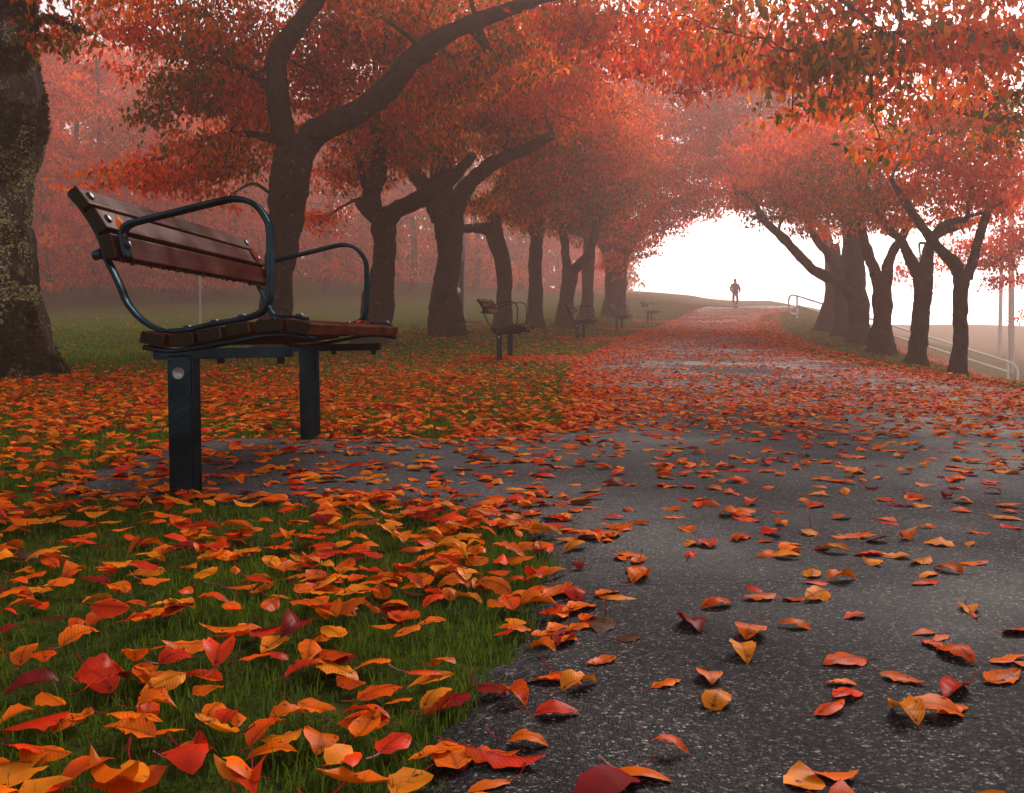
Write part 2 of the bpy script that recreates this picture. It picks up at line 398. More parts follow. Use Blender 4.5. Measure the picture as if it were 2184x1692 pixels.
M_CRACK = plain('crack_shadow', (0.006, 0.006, 0.006), 0.9)
def wander(x0, y0, x1, y1, n, amp, seed):
    r = np.random.default_rng(seed); t = np.linspace(0, 1, n)
    o = np.cumsum(r.normal(0, 1, n)); o = (o - np.linspace(o[0], o[-1], n)) * amp
    return np.stack([x0 + (x1 - x0) * t + o * 0.3, y0 + (y1 - y0) * t + o], 1)
for k, (q, w) in enumerate(((wander(0.02, 1.96, 0.62, 2.02, 30, 0.008, 1), 0.006), (wander(0.95, 1.56, 1.6, 1.43, 30, 0.007, 2), 0.006), (wander(0.35, 2.72, 0.75, 2.66, 20, 0.006, 3), 0.004))):
    wv = w * (0.4 + rng.random(len(q))); wv[0] = wv[-1] = 0.0006
    ribbon(q, wv, 0.0146, 'crack', M_CRACK, PATH)
# the branch path that climbs the hill to the left beyond the junction
t = np.linspace(0, 1, 40)[:, None]
q = (1 - t) ** 2 * np.array([14.5, 66.5]) + 2 * t * (1 - t) * np.array([9.0, 71.0]) + t ** 2 * np.array([2.0, 88.0])
M_SIDE = plain('leafy_side_path', (0.05, 0.022, 0.024), 0.95, 0, 0.5, 3, 0, 0.0)
tag(ribbon(q, 3.0, 0.03, 'side_path', M_SIDE), kind='structure')

# ------------------------------------------------------------------ haze
HZ = 0.0053
m, nt, out = mat('haze_air')
pv = N(nt, 'ShaderNodeVolumePrincipled'); pv.inputs['Color'].default_value = (0.70, 0.485, 0.43, 1)
pv.inputs['Density'].default_value = HZ; pv.inputs['Anisotropy'].default_value = 0.72
L(nt, pv.outputs[0], out.inputs['Volume'])
x0, x1, y0, y1, z0, z1 = -172, 192, -10, 160, -8, 31
V = [(x, y, z) for x in (x0, x1) for y in (y0, y1) for z in (z0, z1)]
tag(mk('haze', V, [[(0, 1, 3, 2), (4, 6, 7, 5), (0, 4, 5, 1), (2, 3, 7, 6), (0, 2, 6, 4), (1, 5, 7, 3)]], m, smooth=False), kind='stuff')

# ------------------------------------------------------------------ bench
def rounded(poly, r=0.006, n=3):
    poly = [np.array(p, float) for p in poly]; out_ = []
    for i, p in enumerate(poly):
        a = poly[i - 1]; b = poly[(i + 1) % len(poly)]
        u = (a - p) / np.linalg.norm(a - p); v = (b - p) / np.linalg.norm(b - p)
        A = p + u * r; B = p + v * r
        for k in range(n + 1):
            t = k / n; out_.append((1 - t) ** 2 * A + 2 * t * (1 - t) * p + t * t * B)
    return np.array(out_)
def prism(name, poly, u0, u1, m, parent, cap=0.003):
    """slat: cross section in the bench's (x, z), run along its y, ends eased"""
    q = rounded(poly); c = q.mean(0); n = len(q)
    st = [(u0, 1 - cap / 0.03), (u0 + cap, 1.0), (u1 - cap, 1.0), (u1, 1 - cap / 0.03)]
    V = np.concatenate([np.column_stack([(c + (q - c) * k)[:, 0], np.full(n, u), (c + (q - c) * k)[:, 1]]) for u, k in st])
    F = []
    for r in range(3):
        for i in range(n):
            j = (i + 1) % n; F.append((r * n + i, r * n + j, (r + 1) * n + j, (r + 1) * n + i))
    V = np.concatenate([V, [[c[0], u0, c[1]], [c[0], u1, c[1]]]])
    T = [(i, len(V) - 2, (i + 1) % n) for i in range(n)] + [(3 * n + i, 3 * n + (i + 1) % n, len(V) - 1) for i in range(n)]
    o = mk(name, V, [F, T], m, parent, smooth=False)
    b = bmesh.new(); b.from_mesh(o.data); bmesh.ops.recalc_face_normals(b, faces=b.faces); b.to_mesh(o.data); b.free()
    return o
def catmull(pts, step):
    pts = np.array(pts, float); n = len(pts)
    q = np.concatenate([[2 * pts[0] - pts[1]], pts, [2 * pts[-1] - pts[-2]]])
    out_ = []
    for i in range(n - 1):
        p0, p1, p2, p3 = q[i:i + 4]; k = max(2, int(np.linalg.norm((p2 - p1)[:3]) / step) + 1)
        t = np.linspace(0, 1, k, endpoint=False)[:, None]
        out_.append(0.5 * (2 * p1 + (p2 - p0) * t + (2 * p0 - 5 * p1 + 4 * p2 - p3) * t ** 2 + (3 * p1 - p0 - 3 * p2 + p3) * t ** 3))
    out_.append(pts[-1:])
    return np.concatenate(out_)
def flatbar(name, pts, u, m, parent, width=0.058, th=0.016, step=0.012):
    q = catmull(pts, step); n = len(q)
    t = np.gradient(q, axis=0); t /= np.linalg.norm(t, axis=1)[:, None]; nn = np.stack([-t[:, 1], t[:, 0]], 1)
    sec = rounded([(-width / 2, -th / 2), (width / 2, -th / 2), (width / 2, th / 2), (-width / 2, th / 2)], 0.005, 2); k = len(sec)
    V = np.concatenate([np.column_stack([q[i, 0] + nn[i, 0] * sec[:, 1], u + sec[:, 0], q[i, 1] + nn[i, 1] * sec[:, 1]]) for i in range(n)])
    i = np.arange(n - 1)[:, None] * k; j = np.arange(k)[None]; j2 = (j + 1) % k
    F = np.stack([i + j, i + j2, i + k + j2, i + k + j], -1).reshape(-1, 4)
    V = np.concatenate([V, [[q[0, 0], u, q[0, 1]], [q[-1, 0], u, q[-1, 1]]]])
    T = [(a_, len(V) - 2, (a_ + 1) % k) for a_ in range(k)] + [((n - 1) * k + a_, (n - 1) * k + (a_ + 1) % k, len(V) - 1) for a_ in range(k)]
    o = mk(name, V, [F, T], m, parent)
    b = bmesh.new(); b.from_mesh(o.data); bmesh.ops.recalc_face_normals(b, faces=b.faces); b.to_mesh(o.data); b.free()
    return o
def lathe(name, prof, m, parent, loc, zdir, n=14):
    """surface of revolution; prof is (radius, height) along zdir"""
    prof = np.array(prof, float); k = len(prof); th = np.linspace(0, 2 * math.pi, n, endpoint=False)
    zd = Vector(zdir).normalized(); R = np.array(zd.to_track_quat('Z', 'Y').to_matrix())
    V = np.concatenate([np.column_stack([r * np.cos(th), r * np.sin(th), np.full(n, h)]) for r, h in prof]) @ R.T + np.array(loc)
    i = np.arange(k - 1)[:, None] * n; j = np.arange(n)[None]; j2 = (j + 1) % n
    F = np.stack([i + j, i + j2, i + n + j2, i + n + j], -1).reshape(-1, 4)
    return mk(name, V, [F], m, parent)
def bolt(parent, loc, d, r=0.013, h=0.008):
    return lathe('bolt', [(r, -0.004), (r, h * 0.4), (r * 0.8, h * 0.8), (r * 0.4, h), (0.0005, h * 1.03)], M_BOLT, parent, loc, d)
def boxmesh(name, lo, hi, m, parent, bev=0.004):
    bm = bmesh.new(); bmesh.ops.create_cube(bm, size=1)
    lo, hi = np.array(lo, float), np.array(hi, float)
    for v in bm.verts: v.co = Vector((lo + hi) / 2 + np.array(v.co) * (hi - lo))
    bmesh.ops.bevel(bm, geom=bm.edges[:], offset=bev, segments=2, affect='EDGES')
    me = bpy.data.meshes.new(name); bm.to_mesh(me); bm.free(); me.materials.append(m)
    o = bpy.data.objects.new(name, me); C.objects.link(o); o.parent = parent; return o

BL, PSP = 1.70, 1.60
M_GROOVE = plain('groove_shadow', (0.030, 0.008, 0.004), 0.7)
def make_bench():
    r = thing('park_bench', 'x', 'bench')
    U0, U1 = -0.05, 1.655
    back = dict(T=[(-0.303, 0.945), (-0.262, 0.890), (-0.289, 0.868), (-0.332, 0.925)],
                M=[(-0.247, 0.878), (-0.208, 0.816), (-0.240, 0.796), (-0.280, 0.860)],
                B=[(-0.200, 0.800), (-0.182, 0.727), (-0.219, 0.718), (-0.238, 0.790)])
    for k, pl in back.items():
        s = prism('back_slat', pl, U0, U1, M_WOOD, r)
        if k == 'T':   # four routed lines in the middle of the top slat
            f0, f1 = np.array(pl[0]), np.array(pl[1]); nrm = np.array([0.80, 0.60])
            for j in range(5):
                c = f0 + (f1 - f0) * (0.2 + 0.15 * j) + nrm * 0.0012
                boxmesh('carved_line', (c[0] - 0.0014, 0.72, c[1] - 0.0016), (c[0] + 0.0014, 0.97, c[1] + 0.0016), M_GROOVE, s, 0.0006)
        if k == 'B':   # rain drops hanging from the lower edge
            VV, FF = [], []
            for j in range(70):
                u = random.uniform(U0 + 0.1, U1 - 0.1); rr = random.uniform(0.0025, 0.006); bx = random.uniform(-0.212, -0.188)
                o0 = len(VV); zb = 0.7215
                VV += [(bx + rr * math.cos(q_), u + rr * math.sin(q_), zb + 0.002) for q_ in np.linspace(0, 2 * math.pi, 6, endpoint=False)]
                VV += [(bx + rr * 0.8 * math.cos(q_), u + rr * 0.8 * math.sin(q_), zb - rr * 1.1) for q_ in np.linspace(0, 2 * math.pi, 6, endpoint=False)]
                VV += [(bx, u, zb - rr * 1.9)]
                FF += [(o0 + a_, o0 + (a_ + 1) % 6, o0 + 6 + (a_ + 1) % 6) for a_ in range(6)] + [(o0 + a_, o0 + 6 + (a_ + 1) % 6, o0 + 6 + a_) for a_ in range(6)] + [(o0 + 6 + a_, o0 + 6 + (a_ + 1) % 6, o0 + 12) for a_ in range(6)]
            tag(mk('water_drops', VV, [FF], M_DROP, s), kind='stuff')
    seat = [[(-0.110, 0.502), (-0.040, 0.486), (-0.047, 0.449), (-0.119, 0.466)],
            [(-0.028, 0.486), (0.046, 0.494), (0.050, 0.457), (-0.024, 0.449)],
            [(0.058, 0.499), (0.131, 0.510), (0.136, 0.473), (0.063, 0.462)],
            [(0.146, 0.514), (0.218, 0.523), (0.222, 0.486), (0.150, 0.477)],
            [(0.238, 0.525), (0.319, 0.530), (0.321, 0.492), (0.240, 0.487)],
            [(0.337, 0.529), (0.407, 0.514), (0.400, 0.476), (0.331, 0.490)]]
    for pl in seat: prism('seat_slat', pl, U0, U1, M_WOOD, r)
    for u in (0.0, PSP):
        flatbar('armrest', [(-0.167, 0.724), (-0.180, 0.775), (-0.180, 0.806), (-0.163, 0.826), (-0.125, 0.838), (-0.004, 0.864), (0.115, 0.890), (0.165, 0.897), (0.205, 0.891), (0.237, 0.872), (0.262, 0.838), (0.275, 0.789), (0.271, 0.628), (0.266, 0.582), (0.248, 0.554), (0.221, 0.540), (0.175, 0.529), (0.10, 0.5175), (0.02, 0.5015), (-0.036, 0.498)], u, M_METAL, r, 0.05)
        flatbar('back_strap', [(-0.040, 0.4985), (-0.072, 0.504), (-0.106, 0.520), (-0.140, 0.548), (-0.172, 0.590), (-0.190, 0.635), (-0.210, 0.680), (-0.2305, 0.722), (-0.2475, 0.783), (-0.276, 0.838), (-0.3055, 0.882), (-0.340, 0.923)], u, M_METAL, r, 0.044, 0.012)
        flatbar('brace', [(0.266, 0.572), (0.276, 0.552), (0.290, 0.5385), (0.32, 0.5355), (0.345, 0.534), (0.385, 0.527)], u, M_METAL, r, 0.044, 0.010)
        flatbar('under_seat_bar', [(-0.112, 0.451), (-0.04, 0.4385), (0.03, 0.4435), (0.10, 0.453), (0.18, 0.466), (0.26, 0.478), (0.34, 0.4785), (0.40, 0.466)], u, M_METAL, r, 0.075, 0.014)
        boxmesh('support_beam', (-0.085, u - 0.03, 0.412), (0.33, u + 0.03, 0.444), M_METAL, r)
        for x_, z_ in ((-0.055, 0.4995), (0.012, 0.5085), (0.097, 0.5245), (0.182, 0.5385), (0.36, 0.537)): bolt(r, (x_, u, z_), (0.05, 0, 1))
        for x_, z_ in ((-0.280, 0.919), (-0.2255, 0.848)): bolt(r, (x_, u, z_), (0.82, 0, 0.56), 0.015, 0.006)
        bolt(r, (-0.163, u, 0.765), (0.97, 0, 0.2), 0.012, 0.006)
        lathe('bolt', [(0.0005, 0.034), (0.012, 0.034), (0.017, 0.030), (0.017, 0.0), (0.0005, 0.0)], M_BOLT, r, (-0.243, u, 0.742), (-0.98, 0, -0.2))
        for x_, z_ in ((-0.07, 0.44), (0.115, 0.425), (0.30, 0.42)):
            lathe('nut', [(0.0005, 0.028), (0.011, 0.028), (0.013, 0.024), (0.013, 0.0)], M_BOLT, r, (x_, u, z_), (0, 0, -1), 6)
        p = boxmesh('post', (-0.039, u - 0.036, -0.25), (0.040, u + 0.036, 0.425), M_METAL, r, 0.006)
        if u == 0.0:
            d = lathe('disc', [(0.0005, 0.003), (0.0150, 0.003), (0.0158, 0.005), (0.0172, 0.005), (0.0178, 0.0)], M_DISC, p, (-0.003, u - 0.0362, 0.370), (0, -1, 0), 32)
            for (px_, pz_, w_, h_) in ((-0.0105, 0.001, 0.0012, 0.004), (-0.0075, 0.001, 0.0012, 0.004), (-0.009, 0.0025, 0.002, 0.0012), (0.004, -0.0008, 0.006, 0.0012), (-0.003, -0.0055, 0.0025, 0.0025)):
                boxmesh('embossed_mark', (-0.003 + px_, u - 0.0402, 0.370 + pz_ - h_ / 2), (-0.003 + px_ + w_, u - 0.0388, 0.370 + pz_ + h_ / 2), M_DISCMARK, p, 0.0003)
    return r
m, nt, out = mat('rain_water'); M_DROP = m
p_ = N(nt, 'ShaderNodeBsdfPrincipled', Roughness=0.03); p_.inputs['Base Color'].default_value = (0.05, 0.02, 0.015, 1); L(nt, p_.outputs[0], out.inputs[0])
BLAB = ['large park bench in the foreground with slatted brown seat and looping dark arms',
        'dark park bench on the lawn, second nearest, in front of a curving trunk',
        'hazy park bench with a pale lit back and orange leaves along its seat edge',
        'faint park bench beside the base of the thick bushy trunk, fourth along the path',
        'faintest and most distant park bench, right of the thick bushy trunk']
proto = make_bench()
benches = []
for i, ((bx, by), yw) in enumerate(zip(BENCH, YAWS)):
    o = proto if i == 0 else copy_tree(proto)
    o.location = (bx, by, float(hgt(bx, by)) + 0.005)
    o.rotation_euler = (-0.004 if i == 0 else 0.02, -0.0205 if i == 0 else 0.0, -yw)
    tag(o, BLAB[i], 'bench', 'slatted benches along the path')
    benches.append(o)

# ------------------------------------------------------------------ leaves
PAL = dict(orange=(0.90, 0.150, 0.004), amber=(0.90, 0.24, 0.010), rust=(0.80, 0.085, 0.004), red=(0.72, 0.034, 0.006), scarlet=(0.90, 0.058, 0.007),
           crimson=(0.26, 0.010, 0.010), brown=(0.11, 0.035, 0.010), olive=(0.26, 0.145, 0.008), moss=(0.105, 0.095, 0.010), green=(0.06, 0.10, 0.012), pink=(0.90, 0.060, 0.020))
def pick_colors(n, weights, r):
    ks = list(weights); w = np.array([weights[k] for k in ks], float); w /= w.sum()
    i = r.choice(len(ks), n, p=w); c = np.array([PAL[k] for k in ks])[i]
    return c * (0.75 + 0.5 * r.random((n, 1))), [ks[j] for j in i] if n < 3000 else None
def leaf_template(ns):
    t = np.linspace(0, 1, ns); w = np.sin(math.pi * np.clip(t, 0, 1) ** 0.85) ** 0.8 * (1 - 0.25 * t)
    w = w / w.max(); return t, w
def fallen(Pxy, zlift, yaw, pitch, roll, Ln, Wd, kap, fold, cup, ns, stem, colr, ragged=0.0):
    """curled leaves lying on the ground; returns verts, quads, tris, colours"""
    n = len(Pxy); t, w = leaf_template(ns)
    ang = kap[:, None] * (t[None] - 0.5); kk = np.where(np.abs(kap) < 1e-3, 1e-3, kap)[:, None]
    ax = np.sin(kk * (t[None] - 0.5)) / kk * Ln[:, None]; az = (1 - np.cos(kk * (t[None] - 0.5))) / kk * Ln[:, None] * -1
    ww = w[None] * Wd[:, None] / 2
    if ragged: ww = ww * (1 + ragged * (rng.random((n, ns)) - 0.5))
    cf, sf = np.cos(fold)[:, None], np.sin(fold)[:, None]
    rows = []
    for sgn in (-1, 0, 1):
        fa = 1 + (cup[:, None] * sgn * (t[None] - 0.5))
        wav = abs(sgn) * ww * 0.30 * (rng.random((n, ns)) - 0.5)
        rows.append(np.stack([ax, sgn * ww * cf, az + abs(sgn) * ww * sf * fa + wav], -1))
    V = np.stack(rows, 2)                       # n, ns, 3, 3
    V = V.reshape(n, ns * 3, 3)
    nst = 0
    if stem:
        sl = Ln * rng.uniform(0.25, 0.5, n); up = rng.uniform(-0.1, 0.7, n); sd_ = rng.uniform(-0.4, 0.4, n)
        b = V[:, 1]; st = []
        for k, q in enumerate((0, 0.5, 1.0)):
            c = b + np.stack([-sl * q, sl * sd_ * q * q, sl * up * q * q], -1)
            hw = 0.0011
            st += [c + np.array([0, -hw, 0]), c + np.array([0, hw, 0.0006])]
        V = np.concatenate([V, np.stack(st, 1)], 1); nst = 6
    cy_, sy_ = np.cos(yaw), np.sin(yaw); cp, sp = np.cos(pitch), np.sin(pitch); cr, sr = np.cos(roll), np.sin(roll)
    x, y, z = V[..., 0], V[..., 1], V[..., 2]
    y, z = y * cr[:, None] - z * sr[:, None], y * sr[:, None] + z * cr[:, None]
    x, z = x * cp[:, None] + z * sp[:, None], -x * sp[:, None] + z * cp[:, None]
    x, y = x * cy_[:, None] - y * sy_[:, None], x * sy_[:, None] + y * cy_[:, None]
    z = z - z[:, :ns * 3].min(1)[:, None]
    z = np.maximum(z, 0.0015)
    V = np.stack([x + Pxy[:, :1], y + Pxy[:, 1:2], z + (hgt(Pxy[:, 0], Pxy[:, 1]) + zlift)[:, None]], -1)
    nv = ns * 3 + nst
    Q = []
    for i in range(ns - 1):
        for j in (0, 1): Q.append((i * 3 + j, i * 3 + j + 1, i * 3 + j + 4, i * 3 + j + 3))
    if nst:
        b0 = ns * 3; Q += [(b0, b0 + 1, b0 + 3, b0 + 2), (b0 + 2, b0 + 3, b0 + 5, b0 + 4)]
    Q = (np.array(Q)[None] + (np.arange(n) * nv)[:, None, None]).reshape(-1, 4)
    cc = np.repeat(colr[:, None, :], nv, 1).copy()
    edge = np.abs(np.tile([-1, 0, 1], ns))
    cc[:, :ns * 3] *= (1.06 - 0.22 * edge * rng.random((n, 1)) - 0.24 * (1 - edge))[..., None]
    tt = np.repeat(t, 3)
    cc[:, :ns * 3] *= (1 - 0.25 * np.abs(tt - 0.45) * rng.random((n, 1)))[..., None]
    if nst: cc[:, ns * 3:] = (0.32, 0.015, 0.02)
    return V.reshape(-1, 3), Q, cc.reshape(-1, 3)

def density(x, y):
    s = x - xl(y); sd_ = pads_sdf(x, y); nz = vn2(x, y, 1.1, 21); nb = vn2(x, y, 0.33, 31); nf = vn2(x, y, 3.0, 41)
    on = sd_ < 0
    dp = np.interp(y, [0, 4.6, 5.4, 6.6, 55, 60, 63, 64], [60, 78, 150, 290, 300, 200, 60, 0])
    mod = np.where(y > 6, np.clip(0.25 + 2.6 * (nz * 0.5 + nb * 0.5 - 0.28), 0.12, 2.0), np.clip(0.25 + 1.6 * nf, 0.2, 2))
    mod = np.where(y < 6, mod + 2.2 * smooth01(-0.30, -0.02, sd_) * np.clip(nf * 1.6, 0, 1.3), mod)
    mid = smooth01(0.7, 1.6, s) * smooth01(3.5, 2.6, s) * smooth01(8.5, 11, y) * smooth01(34, 26, y)
    dp = dp * (1 + 0.9 * smooth01(0.15, -0.25, s) * (y < 5.2))
    dp = dp * mod * (1 - 0.45 * mid) * (1 + 1.0 * smooth01(0.6, 0.0, s) * smooth01(4.6, 6, y) + 0.8 * smooth01(3.3, 4.0, s))
    dl = np.interp(y, [0, 2.6, 3.2, 4.6, 5.2, 10, 14, 24, 40, 60], [330, 320, 220, 150, 270, 200, 70, 36, 12, 4])
    dl = dl * np.clip(0.22 + 1.7 * nf * (0.4 + nz), 0.1, 2.0) * np.clip(1 - np.clip(-3.2 - s, 0, None) / 4 * smooth01(9.5, 13, y), 0.08, 1)
    dl = dl * np.where((np.abs(s + 0.45) < 0.4) & (y > 5.3) & (y < 14), 0.55, 1)
    dr = np.where(s < 5.0, 170, np.interp(y, [0, 12, 16, 24, 60], [90, 60, 16, 14, 10])) + 55 * smooth01(7.2, 8.2, s) * smooth01(17, 20, y)
    dr = dr * np.clip(0.15 + 1.7 * nf, 0.1, 2)
    return np.where(on, dp, np.where(s < 2, dl, dr)), on

def scatter(y0, y1, sc):
    step_area = (y1 - y0); xw = 0.52 * y1 + 0.5
    x_lo, x_hi = -xw - (1.5 if y1 < 12 else 1.0), min(xw + 0.8, 40)
    nmax = 640 / sc ** 2; n = int((x_hi - x_lo) * step_area * nmax)
    x = rng.uniform(x_lo, x_hi, n); y = rng.uniform(y0, y1, n)
    k = np.abs(x) < 0.52 * y + 0.6; x, y = x[k], y[k]
    d, on = density(x, y); k = rng.random(len(x)) < d / 640.0
    s = x[k] - xl(y[k]); k2 = s < 14
    return np.stack([x[k][k2], y[k][k2]], 1), on[k][k2]
WG = dict(orange=5.2, amber=2.4, rust=3.0, red=1.5, scarlet=0.8, crimson=0.9, brown=0.25)
WF = dict(orange=4.0, amber=1.1, rust=3.2, red=2.2, scarlet=2.0, crimson=1.0, brown=0.4)
VA, QA, CA, off = [], [], [], 0
near_info = None
for (ya, yb, sc, ns, stem) in ((0.85, 5.0, 1.0, 7, True), (5.0, 9.0, 1.0, 6, True), (9.0, 17, 1.05, 4, False), (17, 30, 1.25, 4, False), (30, 64, 1.7, 3, False)):
    pts, on = scatter(ya, yb, sc); n = len(pts)
    col, nm = pick_colors(n, WG if yb < 12 else WF, rng)
    Ln = (0.045 + 0.05 * rng.beta(1.6, 1.8, n)) * sc; Wd = Ln * rng.uniform(0.36, 0.70, n)
    kap = rng.normal(0.5, 0.75, n); fold = rng.normal(-0.10, 0.32, n); cup = rng.normal(0, 0.6, n)
    yaw = rng.uniform(0, 2 * math.pi, n); flat = np.where(on, 0.6, 1.15); pitch = rng.normal(0, 0.11, n) * flat; roll = rng.normal(0, 0.14, n) * flat
    odd = rng.random(n) < 0.08; roll[odd] *= 3.0; pitch[odd] *= 1.8
    lift = np.where(on, 0.0125, rng.uniform(0.008, 0.03, n))
    args = [pts, lift, yaw, pitch, roll, Ln, Wd, kap, fold, cup]
    if near_info is None:   # the 300 nearest become objects of their own
        vis = (np.abs(pts[:, 0]) < 0.49 * pts[:, 1] - 0.02) & (pts[:, 1] > 1.16)
        key = np.hypot(pts[:, 0], pts[:, 1]) / Ln; key[~vis] = 1e9
        sel = np.argsort(key)[:292]; rest = np.setdiff1d(np.arange(n), sel)
        near_info = ([a_[sel] for a_ in args], on[sel], col[sel], [nm[j] for j in sel] if nm else None)
        args = [a_[rest] for a_ in args]; col = col[rest]
    V, Q, cc = fallen(*args, ns, stem, col, 0.25 if stem else 0)
    VA.append(V); QA.append(Q + off); CA.append(cc); off += len(V)
o = mk('fallen_leaves', np.concatenate(VA), [np.concatenate(QA)], M_FALLEN, col=np.concatenate(CA))
tag(o, 'carpet of fallen orange and red leaves over the path and lawn', 'fallen leaves', kind='stuff')
print('fallen leaf verts', off)

# individual leaves: 18 shapes in 7 colours, meshes shared
z1_ = np.zeros(1)
LEAFMESH = {}
def leaf_mesh(shape, cname):
    k = (shape, cname)
    if k in LEAFMESH: return LEAFMESH[k]
    r = np.random.default_rng(100 + shape)
    kap = np.array([[0.2, 1.0, -0.6, 0.7, 1.5, 0.4][shape % 6] * r.uniform(0.8, 1.2)]); fold = np.array([[0.2, -0.28, 0.35, -0.1, -0.4, 0.5][(shape // 3) % 6] * r.uniform(0.7, 1.2)])
    wd = np.array([r.uniform(0.44, 0.66)])
    ns = 11
    global rng
    old = rng; rng = r
    V, Q, cc = fallen(np.zeros((1, 2)), z1_, z1_, z1_, z1_, np.ones(1), wd, kap, fold, np.array([r.normal(0, 0.7)]), ns, True, np.array([PAL[cname]]) * r.uniform(0.85, 1.15), 0.13)
    rng = old
    st = V[ns * 3:]; mid = (st[0::2] + st[1::2]) / 2    # widen the stalk for a unit-length leaf
    V[ns * 3::2] = mid + (0, -0.013, 0); V[ns * 3 + 1::2] = mid + (0, 0.013, 0.01)
    V[:, 2] -= V[:ns * 3, 2].min()
    me_o = mk('fallen_leaf', V, [Q], M_VEINED, col=cc); me = me_o.data
    bpy.data.objects.remove(me_o); LEAFMESH[k] = me; me['lo'] = 0.0
    return me
CW = dict(orange='orange', amber='amber yellow', rust='rusty orange', red='red', scarlet='scarlet', crimson='dark crimson', brown='brown')
def leaf_label(cname, Ln, x, y, on, shape, roll, yaw):
    size = 'large ' if Ln > 0.083 else ('small ' if Ln < 0.064 else '')
    curl = ['flattish', 'arched', 'cupped', 'bowed', 'curled', 'twisted'][shape % 6]
    if abs(roll) > 0.6: curl = 'tipped-up'
    dx, dy = -math.cos(yaw), -math.sin(yaw)
    stalk = ('stalk left' if dx < 0 else 'stalk right') if abs(dx) > abs(dy) else ('stalk away' if dy > 0 else 'stalk towards viewer')
    s = x - xl(y)
    if on:
        if s < -0.05: where = 'on the apron under the bench'
        elif s < 0.45: where = 'on asphalt beside the grass edge'
        elif x < 0.9: where = 'on asphalt off the grass tip' if y < 2.6 else 'on asphalt beside the bench apron'
        else: where = 'on open asphalt lower right' if y < 2.2 else ('on asphalt at mid right' if y < 3.2 else 'on asphalt farther right')
    else:
        if y > 4.6: where = 'on lawn behind the bench'
        elif y > 2.85: where = 'on grass left of the post'
        elif y > 2.1: where = 'on grass before the bench'
        elif y > 1.55: where = 'on grass halfway down'
        else: where = 'on grass at the very front'
        if y < 2.85: where += ', left' if x < -0.75 else (', centre' if x < -0.35 else ', near asphalt')
    return f'{size}{curl} {CW[cname]} leaf, {stalk}, {where}', ('loose leaves on the wet asphalt' if on else 'loose leaves on the near grass')
def put_leaf(mesh, x, y, zg, Ln, yaw, pitch, roll, label, group):
    o = bpy.data.objects.new('fallen_leaf', mesh); C.objects.link(o)
    R = Euler((roll, pitch, yaw), 'XYZ').to_matrix()
    co = np.empty(len(mesh.vertices) * 3); mesh.vertices.foreach_get('co', co); co = co.reshape(-1, 3)[:33] @ np.array(R).T * Ln
    o.location = (x, y, zg - co[:, 2].min()); o.rotation_euler = (roll, pitch, yaw); o.scale = (Ln,) * 3
    return tag(o, label, 'leaf', group)
(ia, ion, icol, inm) = near_info
LOOSE = {}
for j in range(len(ia[0])):
    x, y = ia[0][j]; cname = inm[j]; shape = int(rng.integers(0, 18)); roll = ia[4][j]
    lab, grp = leaf_label(cname, ia[5][j], x, y, ion[j], shape, roll, ia[2][j])
    o = put_leaf(leaf_mesh(shape, cname), x, y, float(hgt(x, y)) + ia[1][j] + 0.001, ia[5][j] * 0.97, ia[2][j], ia[3][j], roll, lab, grp)
    LOOSE.setdefault(lab, []).append(o)
for lab, os_ in LOOSE.items():
    if len(os_) > 1:     # look-alikes: tell them apart by their order from left to right
        os_.sort(key=lambda q: q.location.x / q.location.y)
        nm_ = ['left one', 'right one'] if len(os_) == 2 else ['leftmost'] + ['second from left', 'third from left', 'fourth from left', 'fifth from left'][:len(os_) - 2] + ['rightmost']
        for q, w_ in zip(os_, nm_): q['label'] = lab + ', ' + w_
# leaves caught on the benches
def on_bench(b, v, u, w, Ln, rot, shape, cname, label):
    bpy.context.view_layer.update()
    o = bpy.data.objects.new('fallen_leaf', leaf_mesh(shape, cname)); C.objects.link(o)
    Mx = Matrix.LocRotScale(b.location, b.rotation_euler, None) @ Matrix.LocRotScale(Vector((v, u, w)), Euler(rot), Vector((Ln,) * 3))
    o.matrix_world = Mx; tag(o, label, 'leaf', 'leaves caught on the benches')
on_bench(benches[0], -0.185, -0.012, 0.822, 0.075, (0.5, 1.25, 0.25), 3, 'orange', 'orange leaf wedged behind the arm at the near end of the bench back')
on_bench(benches[0], -0.222, 1.55, 0.848, 0.09, (0.2, 0.9, 0.6), 0, 'scarlet', 'scarlet leaf stuck at the far end of the middle back slat')
on_bench(benches[0], 0.27, 1.52, 0.533, 0.08, (0.1, 0.05, 0.9), 1, 'scarlet', 'scarlet leaf resting on the far end of the nearest bench seat')
for k in range(5):
    on_bench(benches[2], 0.10 + 0.06 * k, 0.2 + 0.33 * k, 0.536, 0.11, (0.1, 0.1, k * 1.3), k, 'orange', ['first', 'second', 'third', 'fourth', 'fifth'][k] + ' orange leaf from the near end of the hazy third bench seat')

